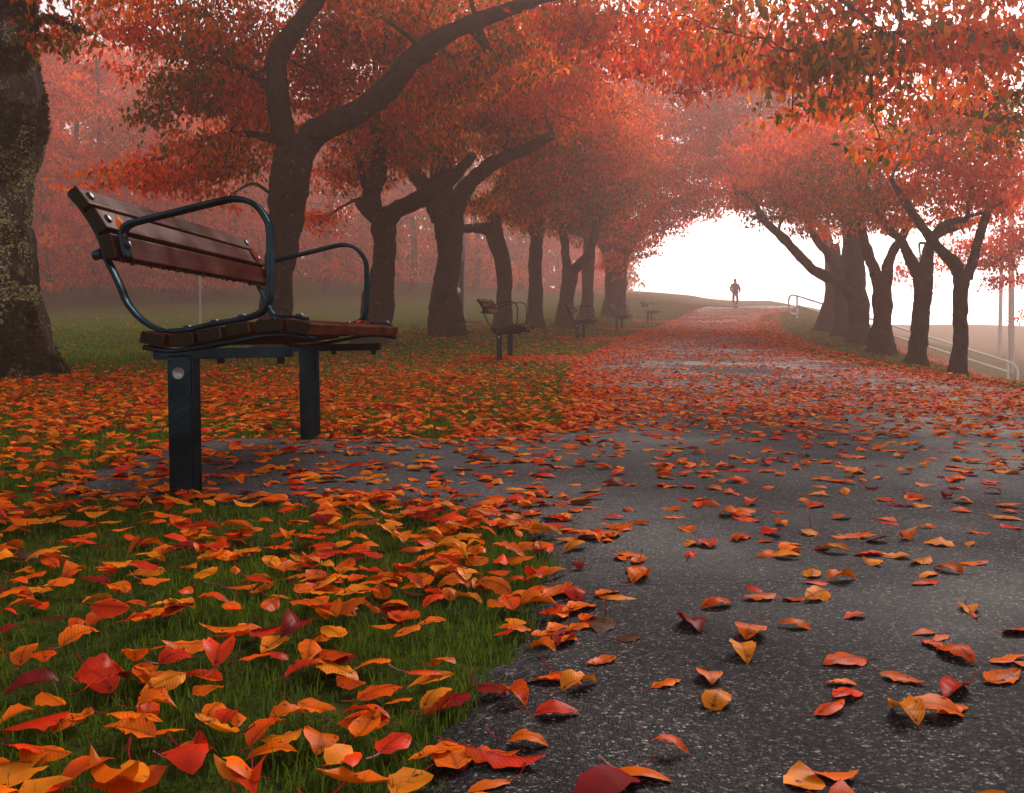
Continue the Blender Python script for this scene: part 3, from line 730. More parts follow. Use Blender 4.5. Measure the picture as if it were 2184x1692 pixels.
# ------------------------------------------------------------------ grass
def blades(n, sampler, h0, h1, w, seed, droop=0.5):
    r = np.random.default_rng(seed)
    x, y = sampler(r, n); s = pads_sdf(x, y)
    cl = vn2(x, y, 5.0, 61) * 0.6 + vn2(x, y, 1.2, 62) * 0.4
    k = (s > -0.012 - 0.06 * r.random(len(x)) ** 3) & (r.random(len(x)) < np.clip((cl - 0.2) * 2.2, 0.12, 1)) ; x, y, cl = x[k], y[k], cl[k]; n = len(x)
    h = r.uniform(h0, h1, n) * (0.6 + 0.7 * cl); a_ = r.uniform(0, 2 * math.pi, n); ln = h * r.uniform(0.1, 0.9, n) * droop * 1.6
    dx, dy = np.cos(a_), np.sin(a_); b = a_ + r.uniform(0.6, 2.5, n); wx, wy = np.cos(b) * w / 2, np.sin(b) * w / 2
    z = hgt(x, y) - 0.003
    V = np.stack([np.stack([x - wx, y - wy, z], -1), np.stack([x + wx, y + wy, z], -1),
                  np.stack([x - wx * .8 + dx * ln * .35, y - wy * .8 + dy * ln * .35, z + h * .6], -1), np.stack([x + wx * .8 + dx * ln * .35, y + wy * .8 + dy * ln * .35, z + h * .6], -1),
                  np.stack([x + dx * ln, y + dy * ln, z + h * np.where(ln > h * .9, .75, 1)], -1)], 1)
    o5 = np.arange(n)[:, None] * 5
    Q = o5 + np.array([[0, 1, 3, 2]]); T = o5 + np.array([[2, 3, 4]])
    g = np.array([0.075, 0.125, 0.008]) * r.uniform(0.4, 1.7, (n, 1)) * (0.55 + 0.9 * cl[:, None]) + np.array([0.05, 0.03, 0.0]) * r.random((n, 1)) ** 2.5
    c = np.repeat(g[:, None], 5, 1)
    return V.reshape(-1, 3), Q, T, c.reshape(-1, 3)
def uni(x0, x1, y0, y1): return lambda r, n: (r.uniform(x0, x1, n), r.uniform(y0, y1, n))
def rightbank(r, n):
    y = 5 + 22 * r.random(n) ** 1.3; return xl(y) + 3.7 + 3.6 * r.random(n), y
def lawn(r, n):
    y = 19 + 31 * r.random(n) ** 1.4; return -0.5 * y + (0.5 * y + xl(y)) * r.random(n), y
GV, GQ, GT, GC, off = [], [], [], [], 0
for k, (n, sm, h0, h1, w) in enumerate(((60000, uni(-1.25, 0.35, 0.85, 2.2), 0.008, 0.030, 0.0022), (5000, uni(-1.6, 0.35, 0.85, 3.0), 0.025, 0.055, 0.0018), (60000, uni(-2.2, 0.4, 2.0, 3.4), 0.008, 0.031, 0.0026),
                                        (34000, uni(-3.2, 0.4, 3.3, 6.2), 0.02, 0.05, 0.004), (36000, uni(-5.5, 0.8, 6.0, 10.5), 0.02, 0.05, 0.007),
                                        (34000, uni(-10, 1.6, 10, 20), 0.02, 0.06, 0.012), (52000, lawn, 0.02, 0.06, 0.022), (26000, rightbank, 0.02, 0.06, 0.011))):
    V, Q, T, c = blades(n, sm, h0, h1, w, 300 + k)
    GV.append(V); GQ.append(Q + off); GT.append(T + off); GC.append(c); off += len(V)
tag(mk('grass', np.concatenate(GV), [np.concatenate(GQ), np.concatenate(GT)], M_GRASS, col=np.concatenate(GC)), 'short dark green grass between the fallen leaves', 'grass', kind='stuff')

# ------------------------------------------------------------------ trees
def tube_arrays(ctrl, sides, step_k, seed, rough=0.1, base_z=None, flare=0.0, fine=False):
    """ctrl: (x,y,z,r) rows; a knobbly tapered tube"""
    q = []
    ctrl = np.array(ctrl, float)
    c = catmull(ctrl, max(0.03, ctrl[:, 3].mean() * step_k)); Pn, r = c[:, :3], np.maximum(c[:, 3], 0.004)
    n = len(Pn); t = np.gradient(Pn, axis=0); t /= np.linalg.norm(t, axis=1)[:, None]
    a0 = np.cross(t[0], [0, 1, 0.01]); a0 /= np.linalg.norm(a0); A = [a0]
    for i in range(1, n):
        v = A[-1] - t[i] * A[-1].dot(t[i]); A.append(v / np.linalg.norm(v))
    A = np.array(A); B = np.cross(t, A); th = np.linspace(0, 2 * math.pi, sides, endpoint=False)
    ring = A[:, None] * np.cos(th)[None, :, None] + B[:, None] * np.sin(th)[None, :, None]
    rm = r.mean(); pts = Pn[:, None] + ring * r[:, None, None]
    f = pts.reshape(-1, 3)
    nz = (vnoise(f / (rm * 1.6), seed) - 0.5) * 2 * rough * 1.3 + (vnoise(f / (rm * 0.55), seed + 7) - 0.5) * 2 * rough * 0.7 + (vnoise(f / (rm * 0.2), seed + 9) - 0.5) * rough * 0.6
    nz = nz.reshape(n, sides)
    if fine:
        st = np.stack([f[:, 0] * 3.2, f[:, 1] * 3.2, f[:, 2] * 0.9], 1) / (rm * 0.9)
        nz = nz + ((1 - np.abs(2 * vnoise(st, seed + 11) - 1)) ** 2 - 0.4).reshape(n, sides) * 0.10
        nz = nz + (np.clip(vnoise(f / (rm * 1.1), seed + 15) - 0.62, 0, 1).reshape(n, sides)) * 0.9 * smooth01(rm * 6.5, rm * 2, pts[..., 2] - (base_z if base_z is not None else 0))
    if flare and base_z is not None:
        hz = pts[..., 2] - base_z
        nz = nz + flare * np.exp(-np.clip(hz, 0, None) / (rm * 1.0)) * (1 + 0.55 * np.cos(th * 4 + seed)[None] + 0.3 * np.cos(th * 7 + seed * 2)[None])
    V = Pn[:, None] + ring * (r[:, None] * (1 + nz))[..., None]
    V = np.concatenate([V.reshape(-1, 3), Pn[-1:]])
    i = np.arange(n - 1)[:, None] * sides; j = np.arange(sides)[None]; j2 = (j + 1) % sides
    Q = np.stack([i + j, i + j2, i + sides + j2, i + sides + j], -1).reshape(-1, 4)
    T = np.array([((n - 1) * sides + k, (n - 1) * sides + (k + 1) % sides, len(V) - 1) for k in range(sides)])
    return V, Q, T, Pn, r
def twig_arrays(segs, sides=4):
    """segs: list of (points (k,3), r0, r1)"""
    VA, QA, off = [], [], 0
    th = np.linspace(0, 2 * math.pi, sides, endpoint=False)
    for pts, r0, r1 in segs:
        k = len(pts); t = np.gradient(pts, axis=0); t /= np.linalg.norm(t, axis=1)[:, None] + 1e-9
        a_ = np.cross(t, np.array([0.31, 0.77, 0.55])); a_ /= np.linalg.norm(a_, axis=1)[:, None] + 1e-9; b = np.cross(t, a_)
        r = np.linspace(r0, r1, k)[:, None, None]
        V = pts[:, None] + (a_[:, None] * np.cos(th)[None, :, None] + b[:, None] * np.sin(th)[None, :, None]) * r
        i = np.arange(k - 1)[:, None] * sides; j = np.arange(sides)[None]; j2 = (j + 1) % sides
        QA.append(np.stack([i + j, i + j2, i + sides + j2, i + sides + j], -1).reshape(-1, 4) + off)
        VA.append(V.reshape(-1, 3)); off += k * sides
    return np.concatenate(VA), np.concatenate(QA)

CROWNLEAF = {}
def crown_leaf_mesh(cname, shape):
    k = (cname, shape)
    if k not in CROWNLEAF:
        r = np.random.default_rng(shape)
        w, f, b = r.uniform(0.22, 0.3), r.uniform(0.05, 0.18), r.uniform(-0.15, 0.15)
        V = [(0, 0, 0), (0.3, w, f), (0.3, 0, 0), (0.3, -w, f), (0.65, w * 0.85, f + b), (0.65, 0, b), (0.65, -w * 0.85, f + b), (1, 0, b * 2), (-0.3, 0.012, 0.05), (-0.3, -0.012, 0.05)]
        cc = np.tile(np.array(PAL[cname]) * r.uniform(0.8, 1.15), (10, 1))
        o = mk('leaf', V, [[(1, 2, 5, 4), (2, 3, 6, 5)], [(0, 2, 1), (0, 3, 2), (4, 5, 7), (5, 6, 7), (0, 8, 9)]], M_CROWN, col=cc)
        CROWNLEAF[k] = o.data; bpy.data.objects.remove(o)
    return CROWNLEAF[k]

NLEAF = 0
def tree(name, label, limbs, pads, palette, base=None, D=None, leaf=0.112, group=None, parts=0, sides=16, barkm=None, seed=1, rough=0.13, flare=0.32, droop=0.75, lai=2.7, cat='tree', twig=True, top=True):
    """limbs: lists of (picture x, picture y, radius in picture px, extra depth in m); pads: (x, y, rx, ry, extra depth, depth radius, density factor)"""
    global NLEAF
    r = np.random.default_rng(seed * 97 + 3)
    b0 = limbs[0][0]
    if D is None: D = ground_hit(b0[0], b0[1])
    k = D / FPX
    basept = P(b0[0], b0[1], D); gz = float(hgt(basept[0], basept[1])); basept[2] = gz
    root = thing(name, label, cat, tuple(basept), group=group)
    VA, QA, TA, off, nodes, nr = [], [], [], 0, [], []
    def add(ctrl, sd_, sides_, **kw):
        nonlocal off
        V, Q, T, Pn, rr = tube_arrays(ctrl, sides_, 0.13 if sides_ >= 20 else (0.32 if sides_ > 12 else 0.5), sd_, fine=sides_ >= 20, **kw)
        VA.append(V); QA.append(Q + off); TA.append(T + off); off += len(V)
        return Pn, rr
    for li, lb in enumerate(limbs):
        ctrl = [np.append(P(q[0], q[1], D + q[3]), q[2] * k) for q in lb]
        if li == 0:
            ctrl[0][2] = gz; ctrl = [np.append(ctrl[0][:3] - (0, 0, 0.35), ctrl[0][3] * 1.1)] + ctrl
        Pn, rr = add(ctrl, seed * 13 + li, sides if li < 3 else max(8, sides - 6), rough=rough, base_z=gz if li == 0 else None, flare=flare if li == 0 else 0)
        kk = slice(len(Pn) // 2, None) if li == 0 else slice(0, None)
        nodes += list(Pn[kk]); nr += list(rr[kk])
    if top: pads = list(pads) + [(b0[0] + r.uniform(-60, 60), HY - (FPX / D) * hh_, 2.6 * FPX / D, 0.8 * FPX / D, r.uniform(-1, 1), 2.6, 0.7) for hh_ in ((7.2,) if 13 < D < 36 and b0[0] < 1092 else ())]  # upper foliage pad added above the left trees to shade the haze below
    # pads -> clusters
    cl, pad_of = [], []
    nodes0 = np.array(nodes); nr0 = np.array(nr)
    segs = []
    lpos, ldir, lcol, llen = [], [], [], []
    NP, NR = [nodes0], [nr0]
    for pi, pd in enumerate(pads):
        vx, vy, rx, ry, dd, rd, den = pd[:7]; pal = pd[7] if len(pd) > 7 else palette
        c = P(vx, vy, D + dd); ks = (D + dd) / FPX; RX, RY = rx * ks, ry * ks
        # bough to the pad
        allp = np.concatenate(NP); allr = np.concatenate(NR)
        dist = np.linalg.norm(allp - c, axis=1) + 0.6 * np.clip(0.03 - allr, 0, 1) * 40
        j = int(np.argmin(dist)); p0 = allp[j]; r0 = min(allr[j] * 0.7, 0.03 + 0.012 * np.linalg.norm(c - p0)); dl = np.linalg.norm(c - p0)
        if dl > 0.5:
            mid = (p0 + c) / 2 + np.array([r.normal(0, .08), r.normal(0, .08), 0.12 + r.normal(0, .06)]) * dl
            q1 = (p0 * .6 + mid * .4) + r.normal(0, .03, 3) * dl
            ctrl = [np.append(p0, r0), np.append(q1, r0 * .85), np.append(mid, r0 * .62), np.append(mid * .4 + c * .6 + r.normal(0, .04, 3) * dl, r0 * .42), np.append(c, max(0.008, r0 * .22))]
            Pn, rr = add(ctrl, seed * 31 + pi, 8, rough=rough * 0.8)
            NP.append(Pn[len(Pn) // 4:]); NR.append(rr[len(rr) // 4:])
        larea = 0.30 * leaf * leaf
        nl = int(lai * (1.35 if D < 45 else 1.15) * den * math.pi * RX * RY / larea); per = 34
        ncl = max(2, nl // per)
        u = r.normal(0, 1, (ncl, 3)); u /= np.linalg.norm(u, axis=1)[:, None]; u *= (r.random((ncl, 1)) ** 0.45)
        cc = c + u * np.array([RX, rd, RY])
        zmin = hgt(cc[:, 0], cc[:, 1]) + 1.2
        cc[:, 2] = np.maximum(cc[:, 2], zmin)
        # attach clusters to the growing skeleton
        if twig:
            order = np.argsort(np.linalg.norm(cc - p0, axis=1))
            loc = np.concatenate([p for p in NP])
            lr = np.concatenate([p for p in NR])
            dmat = np.linalg.norm(loc - c, axis=1); near = dmat < max(RX, RY, rd) * 2.2 + 0.6
            loc = list(loc[near]) if near.any() else [c]
            for ci in order[:min(len(order), 260)]:
                la = np.array(loc); d = np.linalg.norm(la - cc[ci], axis=1); jj = int(np.argmin(d))
                pa = la[jj]; dl = d[jj]
                m1 = pa * .6 + cc[ci] * .4 + r.normal(0, .10, 3) * dl + (0, 0, .06 * dl); m2 = pa * .25 + cc[ci] * .75 + r.normal(0, .08, 3) * dl
                tw = np.stack([pa, m1, m2, cc[ci]])
                w = (0.005 + 0.011 * min(1.5, dl)) * (leaf / 0.1)
                segs.append((tw, w, w * 0.45)); loc += [m1, m2, cc[ci]]
        # leaves
        sp = 0.15 * (leaf / 0.085) ** 0.6
        axis_ = r.normal(0, 1, (ncl, 3)); axis_[:, 2] = axis_[:, 2] * 0.2 - 0.18; axis_ /= np.linalg.norm(axis_, axis=1)[:, None]
        tpar = r.uniform(-1, 1, (ncl, per, 1))
        lp = cc[:, None] + axis_[:, None] * tpar * sp * 1.5 + r.normal(0, 1, (ncl, per, 3)) * np.array([sp * 1.35, sp * 1.35, sp * 0.45]) * 0.8
        ld = r.normal(0, 1, (ncl, per, 3)) * 0.6; ld[..., 2] -= droop * 1.4; ld += axis_[:, None] * 0.5
        kb = list(pal); w = np.array([pal[q] for q in kb], float)
        cn = vnoise(cc * 0.9 / max(0.6, leaf / 0.085 * .6), seed)[:, None] * len(kb)
        wt_ = np.exp(-0.5 * ((np.arange(len(kb))[None] + 0.5 - cn * 1.25 + 0.12 * len(kb)) / (0.33 * len(kb))) ** 2) * w[None]; wt_ /= wt_.sum(1, keepdims=True)
        cum = wt_.cumsum(1); ri = r.random((ncl, per)); ci_ = (ri[..., None] > cum[:, None]).sum(-1).clip(0, len(kb) - 1)
        base_c = np.array([PAL[q] for q in kb])[ci_] * (0.75 + 0.5 * r.random((ncl, per, 1))) * (0.6 + 0.65 * r.random((ncl, 1, 1)))
        lpos.append(lp.reshape(-1, 3)); ldir.append(ld.reshape(-1, 3)); lcol.append(base_c.reshape(-1, 3))
        llen.append(np.full(ncl * per, leaf) * r.uniform(0.7, 1.25, ncl * per))
    m_ = barkm or M_BARK
    mk('trunk', np.concatenate(VA), [np.concatenate(QA), np.concatenate(TA)], m_, root, origin=basept)
    if segs:
        V, Q = twig_arrays(segs, 4 if leaf < 0.1 else 3)
        tag(mk('twigs', V, [Q], m_, root, origin=basept), kind='stuff')
    lp = np.concatenate(lpos); ld = np.concatenate(ldir); lc = np.concatenate(lcol); ll = np.concatenate(llen)
    ld /= np.linalg.norm(ld, axis=1)[:, None]; n = len(lp); NLEAF += n
    sdv = np.cross(ld, r.normal(0, 1, (n, 3))); sdv /= np.linalg.norm(sdv, axis=1)[:, None]; nm = np.cross(ld, sdv)
    if parts:
        vx = CX + FPX * lp[:, 0] / lp[:, 1]; vy = HY - FPX * (lp[:, 2] - CAMH) / lp[:, 1]
        key = lp[:, 1] / ll; key = np.where((vx > 10) & (vx < 2174) & (vy > 5) & (lp[:, 1] > 2), key, 1e9)
        sel = np.argsort(key)[:parts]; sel = sel[key[sel] < 1e8]
        names = list(palette); pc = np.array([PAL[q] for q in names])
        for j in sel:
            cn = names[int(np.argmin(np.abs(pc - lc[j]).sum(1)))]
            o = bpy.data.objects.new('leaf', crown_leaf_mesh(cn, int(j) % 4)); C.objects.link(o); o.parent = root
            Mx = Matrix((ld[j], sdv[j], nm[j])).transposed().to_4x4()
            o.matrix_local = Matrix.Translation(Vector(lp[j] - basept)) @ Mx @ Matrix.Scale(ll[j], 4)
        kp = np.ones(n, bool); kp[sel] = False
        lp, ld, lc, ll, sdv, nm = (q[kp] for q in (lp, ld, lc, ll, sdv, nm)); n = len(lp)
    w = ll * r.uniform(0.2, 0.3, n); f = w * r.uniform(-0.2, 0.7, n)
    b = lp + ld * (ll * .38)[:, None]
    V = np.stack([lp, b + sdv * w[:, None] + nm * f[:, None], b - sdv * w[:, None] + nm * f[:, None], lp + ld * ll[:, None] - nm * (f * .5)[:, None], b], 1)
    o5 = np.arange(n)[:, None, None] * 5
    T = (o5 + np.array([[0, 4, 1], [0, 2, 4], [1, 4, 3], [4, 2, 3]])[None]).reshape(-1, 3)
    tag(mk('crown', V.reshape(-1, 3), [T], M_CROWN, root, smooth=False, col=np.repeat(lc, 5, 0), origin=basept), kind='stuff')
    return root, basept, D

OR = dict(orange=5, rust=2, scarlet=1.0, olive=2.0, amber=2.0, moss=1.0)
RED = dict(scarlet=3.4, rust=1.8, orange=3.2, crimson=0.4)
ORR = dict(rust=2.6, orange=4.6, scarlet=2.0, red=0.7, olive=1.0, amber=1.0)
OLV = dict(olive=3.6, rust=1.2, orange=2.6, moss=2.0, amber=1.4)
PNK = dict(scarlet=3, pink=2.4, rust=1.4, orange=2.2, olive=0.4)
HANG = dict(moss=2.4, olive=2.5, rust=1.6, green=0.8, orange=1)
GL, GR = 'cherry trees along the left of the path', 'cherry trees on the bank right of the path'

# the mossy trunk at the left edge
MT, MTB, MTD = tree('mossy_tree', 'thick mossy trunk cut by the frame edge, crusted with lichen', 
    [[(-8, 803, 112, 0), (-10, 700, 98, 0), (-16, 600, 90, 0), (-22, 500, 84, 0), (-18, 400, 84, 0), (-8, 300, 88, 0), (4, 235, 84, 0), (-6, 150, 78, 0), (-12, 60, 74, 0), (-5, -40, 76, 0), (10, -120, 70, 0)],
     [(0, -90, 50, 0), (60, -190, 40, -.2), (150, -280, 30, -.4), (260, -360, 20, -.5)], [(0, -90, 55, 0), (-80, -220, 42, .4), (-200, -330, 30, .8)]],
    [(105, 80, 48, 30, -.3, .25, 1.1, dict(rust=2, red=2, olive=2, moss=2)), (165, 62, 26, 40, -.2, .2, 1.0, dict(rust=2, scarlet=1, olive=2, moss=2)), (75, 30, 20, 16, -.4, .2, .9, HANG),
     (600, -1500, 900, 160, -5.5, 2.5, .6), (180, -90, 190, 90, -.5, 1.0, .8), (-150, -220, 200, 100, .5, 1.0, .7), (300, -250, 160, 90, -.5, 1.0, .7)],  # first pad: unseen foliage far overhead, added to shade the near haze
    dict(rust=2, orange=2, olive=1, scarlet=1), seed=2, sides=96, barkm=M_BARK_MOSSY, rough=0.10, flare=0.28, parts=150, leaf=0.09)

# left row
tree('cherry_tree', 'dark forked cherry tree behind the near bench, one long bough arching right',
    [[(578, 772, 37, 0), (584, 700, 32, 0), (588, 640, 33, 0), (598, 560, 34, 0), (604, 500, 36, 0), (614, 420, 40, 0), (622, 365, 42, 0), (630, 320, 40, 0)],
     [(622, 350, 30, 0), (606, 290, 25, 0), (594, 235, 23, 0), (590, 170, 22, 0), (593, 120, 22, 0), (622, 75, 20, -.2), (655, 30, 18, -.4), (690, -30, 15, -.6), (730, -120, 11, -.9)],
     [(634, 345, 32, 0), (664, 292, 29, 0), (700, 268, 27, -.2), (760, 240, 25, -.4), (825, 192, 23, -.6), (872, 135, 22, -.8), (930, 85, 19, -1.0), (1000, 52, 17, -1.2), (1080, 22, 14, -1.5), (1180, -10, 11, -1.8), (1300, -30, 8, -2.2)],
     [(1010, 55, 13, -1.2), (1028, 85, 10, -1.3), (1040, 108, 8, -1.4)],
     [(592, 205, 11, 0), (540, 160, 8, .3), (470, 130, 6, .5), (400, 120, 4, .6)], [(600, 300, 10, 0), (520, 285, 7, .8), (430, 300, 5, 1.2), (340, 340, 4, 1.6)]],
    [(300, 375, 130, 26, .8, .9, 1.0, RED), (400, 350, 120, 46, 1.2, 1.0, 1.1, RED), (480, 330, 90, 60, 1.0, 1.0, 1.2), (200, 402, 50, 14, .8, .5, .7, RED), (480, 425, 40, 22, .3, .5, .6, OR), (395, 410, 60, 20, .6, .5, .8, RED),
     (400, 175, 85, 65, -.3, .8, 1.2, dict(moss=2.2, olive=3, rust=2, orange=1.5)), (350, 250, 60, 50, -.4, .5, .6, HANG), (480, 200, 90, 80, .6, .8, 1.2), (520, 110, 130, 80, 1.3, 1.0, 1.3), (330, 70, 110, 45, .3, .9, 1.0, RED), (420, 90, 80, 50, -.4, .8, 1.1, OLV), (250, 55, 45, 28, .4, .6, .8, RED), (285, 145, 40, 18, .6, .4, .8, RED),
     (560, 260, 90, 90, 1.8, 1.0, 1.4), (690, 150, 110, 100, 1.9, 1.0, 1.5), (800, 90, 120, 80, 1.5, 1.1, 1.4), (720, 60, 120, 60, 1.0, .9, .8, OLV), (960, 150, 130, 80, 1.0, 1.0, 1.3), (1080, 110, 120, 80, .6, 1.1, 1.1, OLV), (900, 40, 160, 50, .9, 1.0, .9, OR), (800, 25, 70, 22, -1.6, .4, .5, OLV), (1010, 150, 40, 30, -1.9, .4, .6, HANG), (1230, 60, 130, 60, -2.0, 1.2, 1.2, ORR), (1380, 100, 110, 60, -2.3, 1.2, 1.0, RED), (1330, 25, 120, 40, -2.0, 1.2, 1.2, ORR), (1480, 10, 110, 40, -2.5, 1.2, 1.1, RED),
     (640, -90, 260, 80, 0, 2, .9), (1000, -110, 300, 80, -1, 2, .8), (320, -90, 200, 70, .5, 1.5, .8), (1300, -70, 200, 60, -2, 1.5, .8), (430, 20, 150, 36, .9, .8, 1.2, OR), (1150, 25, 160, 34, .2, 1.0, 1.1, OR)],
    OR, seed=3, sides=40, group=GL, parts=300, leaf=0.118, D=17.6)
tree('cherry_tree', 'bent cherry trunk with a knobbly leaning base beside the far bench arm',
    [[(790, 741, 34, 0), (800, 690, 30, 0), (806, 630, 31, 0), (818, 570, 24, 0), (820, 520, 24, 0), (820, 480, 27, 0), (818, 455, 28, 0)],
     [(812, 468, 20, 0), (786, 443, 18, 0), (768, 430, 12, .2)], [(800, 455, 19, 0), (794, 415, 18, .1), (806, 370, 19, .1), (812, 325, 17, .2), (806, 295, 15, .2), (790, 200, 10, .5)],
     [(828, 465, 20, 0), (850, 446, 18, -.2), (885, 430, 18, -.5), (925, 412, 16, -.9), (965, 380, 13, -1.4), (1010, 330, 9, -1.8)], [(780, 400, 8, .2), (765, 345, 6, .5), (745, 300, 4, .8)]],
    [(745, 370, 85, 45, .8, .9, 1.2, OR), (700, 465, 60, 30, 1.0, .6, .9, RED), (850, 290, 110, 70, .6, 1.1, 1.3), (880, 200, 120, 80, 0, 1.2, 1.2), (760, 270, 90, 60, 1.0, 1.1, 1.3), (940, 300, 90, 60, -.8, 1.0, .8, OLV), (850, -40, 260, 90, 0, 2, .8), (900, 100, 150, 70, .5, 1.2, 1.0)],
    OR, seed=4, sides=36, group=GL, D=21.5)
tree('cherry_tree', 'stout burled cherry trunk standing in front of the brown utility pole',
    [[(956, 717, 36, 0), (952, 680, 33, 0), (948, 630, 29, 0), (955, 580, 25, 0), (960, 525, 25, 0), (956, 480, 30, 0), (952, 450, 34, 0)],
     [(944, 462, 24, 0), (912, 408, 19, .3), (880, 362, 16, .6), (846, 318, 12, .9), (820, 250, 8, 1.2)], [(952, 460, 26, 0), (942, 400, 23, 0), (944, 350, 21, .1), (952, 300, 19, .1), (980, 270, 17, .2), (1022, 258, 14, .3), (1090, 210, 9, .5)],
     [(962, 462, 22, 0), (985, 415, 18, -.3), (1020, 372, 16, -.6), (1060, 343, 14, -.9), (1103, 326, 12, -1.2), (1180, 290, 8, -1.6)]],
    [(960, 190, 160, 90, .5, 1.4, 1.4), (1090, 270, 120, 80, -.5, 1.2, 1.4, OLV), (880, 340, 60, 45, .8, .8, .9), (1010, 430, 50, 26, .6, .7, .7, OLV), (1180, 200, 130, 80, -1.2, 1.4, 1.2, RED), (1050, 120, 160, 70, 0, 1.4, 1.1), (1250, 130, 120, 70, -1.5, 1.3, 1.0, RED), (1000, -60, 260, 90, 0, 2, .8)],
    OR, seed=5, sides=36, group=GL, D=24.5)
tree('cherry_tree', 'slim cherry trunk bending left into a side limb, just behind the second bench',
    [[(1072, 701, 22, 0), (1076, 640, 17, 0), (1074, 590, 16, 0), (1070, 550, 17, 0), (1058, 515, 19, 0), (1050, 490, 20, 0)],
     [(1044, 492, 15, 0), (1020, 486, 11, .2), (992, 488, 9, .4)], [(1054, 495, 17, 0), (1052, 455, 15, 0), (1058, 420, 14, .2), (1074, 390, 12, .3), (1084, 350, 10, .4), (1110, 280, 7, .5)]],
    [(1100, 420, 100, 55, .3, 1.2, 1.4, OLV), (1150, 310, 120, 80, 0, 1.4, 1.4, OLV), (1050, 440, 55, 30, -.4, .8, .8, OR), (1240, 250, 130, 80, -.8, 1.5, 1.2, ORR), (1150, 180, 150, 70, 0, 1.5, 1.0), (1200, 60, 200, 80, 0, 2, .8)],
    OLV, seed=6, group=GL, D=28.5, sides=14)
tree('cherry_tree', 'straight cherry trunk without visible fork, left of the paired trunks',
    [[(1140, 695, 20, 0), (1142, 640, 15.5, 0), (1141, 578, 14, 0), (1144, 520, 15, 0), (1146, 470, 15, 0), (1150, 430, 13, 0)], [(1146, 460, 10, 0), (1110, 400, 8, .4), (1080, 350, 5, .8)], [(1148, 455, 10, 0), (1190, 390, 8, -.4), (1240, 330, 5, -.8)]],
    [(1150, 455, 75, 45, 0, 1.2, 1.5, dict(orange=3, olive=3, amber=1, moss=1)), (1200, 370, 110, 70, 0, 1.5, 1.4, OLV), (1120, 370, 80, 50, .6, 1.2, 1.1, OR), (1290, 300, 120, 80, -.6, 1.6, 1.2, ORR), (1240, 220, 130, 60, 0, 1.6, .8)],
    OLV, seed=7, group=GL, sides=14, D=31.5)
tree('cherry_tree', 'low-forked cherry trunk shaped like a Y, behind the third bench',
    [[(1203, 688, 20, 0), (1208, 640, 17, 0), (1215, 595, 16.5, 0), (1217, 575, 17, 0)], [(1212, 580, 11, 0), (1206, 545, 9, .2), (1204, 515, 9, .3), (1196, 480, 8, .4), (1180, 430, 6, .6)], [(1220, 582, 12, 0), (1236, 562, 10, -.3), (1254, 545, 9.5, -.5), (1264, 512, 9, -.6), (1275, 460, 7, -.7)]],
    [(1235, 450, 70, 55, 0, 1.2, 1.6, dict(moss=3, olive=3, rust=1.5, orange=1)), (1290, 400, 90, 70, 0, 1.5, 1.3, OLV), (1210, 500, 35, 18, .2, .6, .7, HANG), (1330, 320, 110, 70, -.5, 1.8, 1.2, ORR), (1300, 230, 120, 60, 0, 1.8, .9, RED)],
    OLV, seed=8, group=GL, sides=12, D=35.0)
tree('cherry_tree', 'narrow cherry trunk close to the right of the Y-shaped one',
    [[(1249, 683, 18, 0), (1253, 640, 13, 0), (1254, 590, 13, 0), (1256, 540, 14, 0), (1262, 490, 13, 0)], [(1260, 500, 9, 0), (1300, 450, 7, -.5), (1350, 400, 5, -1)], [(1258, 500, 9, 0), (1240, 440, 7, .5)]],
    [(1270, 490, 50, 40, 0, 1.2, 1.6, OLV), (1330, 440, 90, 50, -.5, 1.6, 1.3, ORR), (1390, 360, 110, 70, -.8, 2.0, 1.2, ORR), (1350, 250, 110, 60, 0, 2, .9, RED)],
    ORR, seed=9, group=GL, sides=12, leaf=0.135, D=41.0)
tree('cherry_tree', 'thick short trunk with shaggy sprouts, last of the left row, crown over the path',
    [[(1310, 658, 26, 0), (1313, 620, 22, 0), (1315, 580, 24, 0), (1315, 545, 30, 0), (1316, 520, 28, 0)], [(1304, 545, 17, 0), (1278, 500, 12, .5), (1260, 440, 8, 1)], [(1326, 540, 18, 0), (1360, 490, 13, -.6), (1420, 440, 10, -1), (1500, 410, 7, -1.5)], [(1318, 520, 16, 0), (1340, 430, 11, 0), (1400, 340, 8, .4), (1440, 250, 5, .5)]],
    [(1312, 560, 38, 34, -.4, 1.0, 1.5, ORR), (1350, 520, 55, 34, -.4, 1.2, 1.3, ORR), (1405, 470, 75, 40, -.6, 1.8, 1.4, ORR), (1470, 430, 80, 45, -1, 2, 1.3, PNK), (1540, 405, 75, 45, -1.2, 2, 1.2, PNK), (1420, 370, 110, 60, 0, 2.2, 1.4, ORR), (1510, 320, 110, 70, -.6, 2.2, 1.3, PNK), (1480, 230, 130, 70, 0, 2.5, 1.1, PNK), (1430, 130, 130, 70, 0, 2.5, 1.2, PNK), (1360, 210, 110, 60, .5, 2.5, 1.2, ORR), (1560, 120, 120, 80, .5, 2.5, 1.2, PNK), (1370, 545, 22, 10, -.6, .6, .6, OLV)],
    ORR, seed=10, group=GL, sides=14, leaf=0.155, D=48.5)

